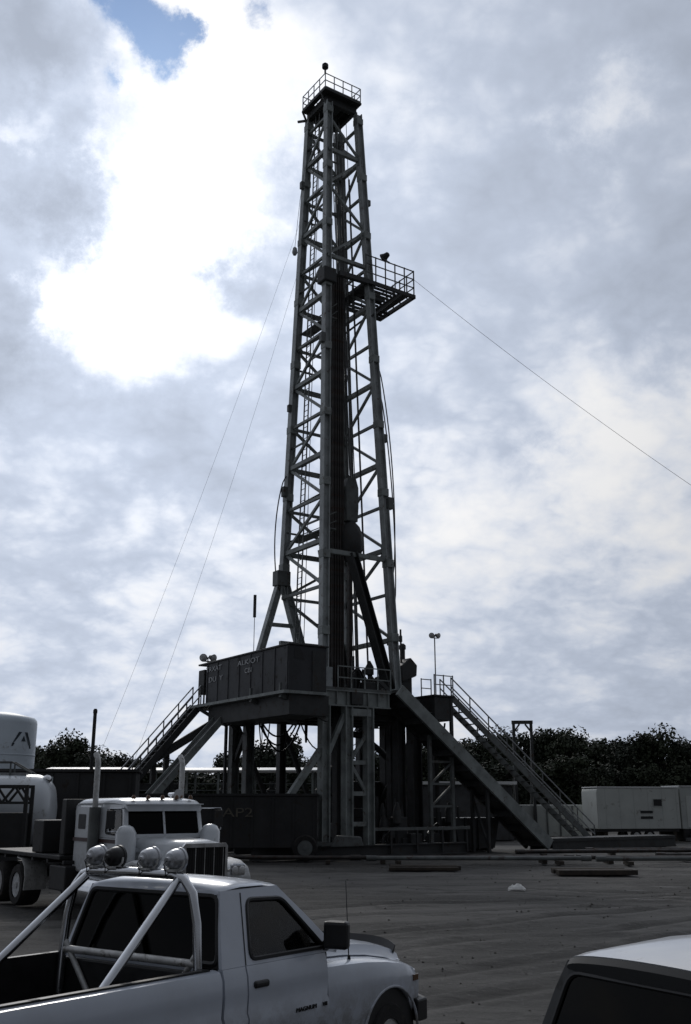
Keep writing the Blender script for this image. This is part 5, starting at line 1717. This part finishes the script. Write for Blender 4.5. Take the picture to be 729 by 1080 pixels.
protos = [make_tree(s, m_) for s, m_ in ((1, 'leaf'), (2, 'leaf2'), (3, 'leaf'), (4, 'leaf2'), (5, 'leaf'))]


def tree(x, y, h, wd, k, label, group):
    t = thing('broadleaf_tree', label, 'tree', (x, y, -.05), random.uniform(0, 6.28), group)
    t.scale = (wd / 6.2, wd / 6.2, h / 8.3)
    tm, cm = protos[k % 5]
    for n_, me_ in (('trunk', tm), ('crown', cm)):
        o = bpy.data.objects.new(n_, me_)
        col.objects.link(o)
        o.parent = t
    return t


random.seed(31)
LR, LL = 'dark tree in the wood behind the site trailers', 'dark tree in the wood behind the rig stairs'
k = 0
x = 9.0
while x < 52:
    h = 9.6 + random.uniform(-.6, .7) + (.6 if 20 < x < 34 else -.5 if x < 15 else 0)
    tree(x, 108 + random.uniform(-3, 4), h, random.uniform(5.6, 7.2), k, LR, 'trees of the wood behind the site trailers')
    tree(x + 1.7, 119 + random.uniform(-3, 3), h * random.uniform(.98, 1.07), random.uniform(6, 8), k + 2, LR, 'trees of the wood behind the site trailers')
    tree(x + .6, 103.5 + random.uniform(-1, 1), h * random.uniform(.55, .75), random.uniform(5.5, 7), k + 1, LR, 'trees of the wood behind the site trailers')
    x += random.uniform(3.0, 3.9)
    k += 1
x = -52
while x < 8.5:
    h = 7.9 + random.uniform(-.8, .5)
    if -31 < x < -27:
        h += 1.2
    if -21.5 < x < -13:
        h -= 1.6
    tree(x, 104 + random.uniform(-3, 3), h, random.uniform(5.2, 6.8), k, LL, 'trees of the wood behind the rig stairs')
    tree(x + 1.6, 113 + random.uniform(-3, 3), h * random.uniform(.9, 1.03), random.uniform(5.5, 7.5), k + 3, LL, 'trees of the wood behind the rig stairs')
    x += random.uniform(3.2, 4.2)
    k += 1
tree(-5.9, 88, 8.4, 5.6, 1, 'round topped tree rising alone behind the crew cabin posts', None)
tree(-23.3, 84, 7.9, 5.4, 2, 'dense rounded tree beside the storage silo', None)
tree(-20.4, 82, 6.4, 4.6, 3, 'lower bushy tree growing beside the dense rounded tree', None)
# undergrowth that closes the wood below the crowns
rn = random.Random(9)
vs, fs = [], []
for k in range(16000):
    x = rn.uniform(-75, 75)
    y = 100 + rn.uniform(0, 26)
    if -6 < x < 6 and rn.random() < .3:
        continue
    p = V3(x, y, rn.random() ** 1.3 * (3.6 + 1.2 * math.sin(x * .5)))
    s = rn.uniform(.25, .6)
    n_ = V3(rn.gauss(0, 1), rn.gauss(0, 1), rn.gauss(0, 1)).normalized()
    a, b = perp(n_)
    i = len(vs)
    vs += [p - a * s, p + b * s * .6, p + a * s, p - b * s * .6]
    fs.append((i, i + 1, i + 2, i + 3))
me = bpy.data.meshes.new('undergrowth')
me.from_pydata([tuple(v) for v in vs], [], fs)
me.materials.append(M['leaf2'])
o = bpy.data.objects.new('undergrowth', me)
col.objects.link(o)
tag(o, 'dark undergrowth filling the far wood below its crowns', 'undergrowth', None, 'stuff')
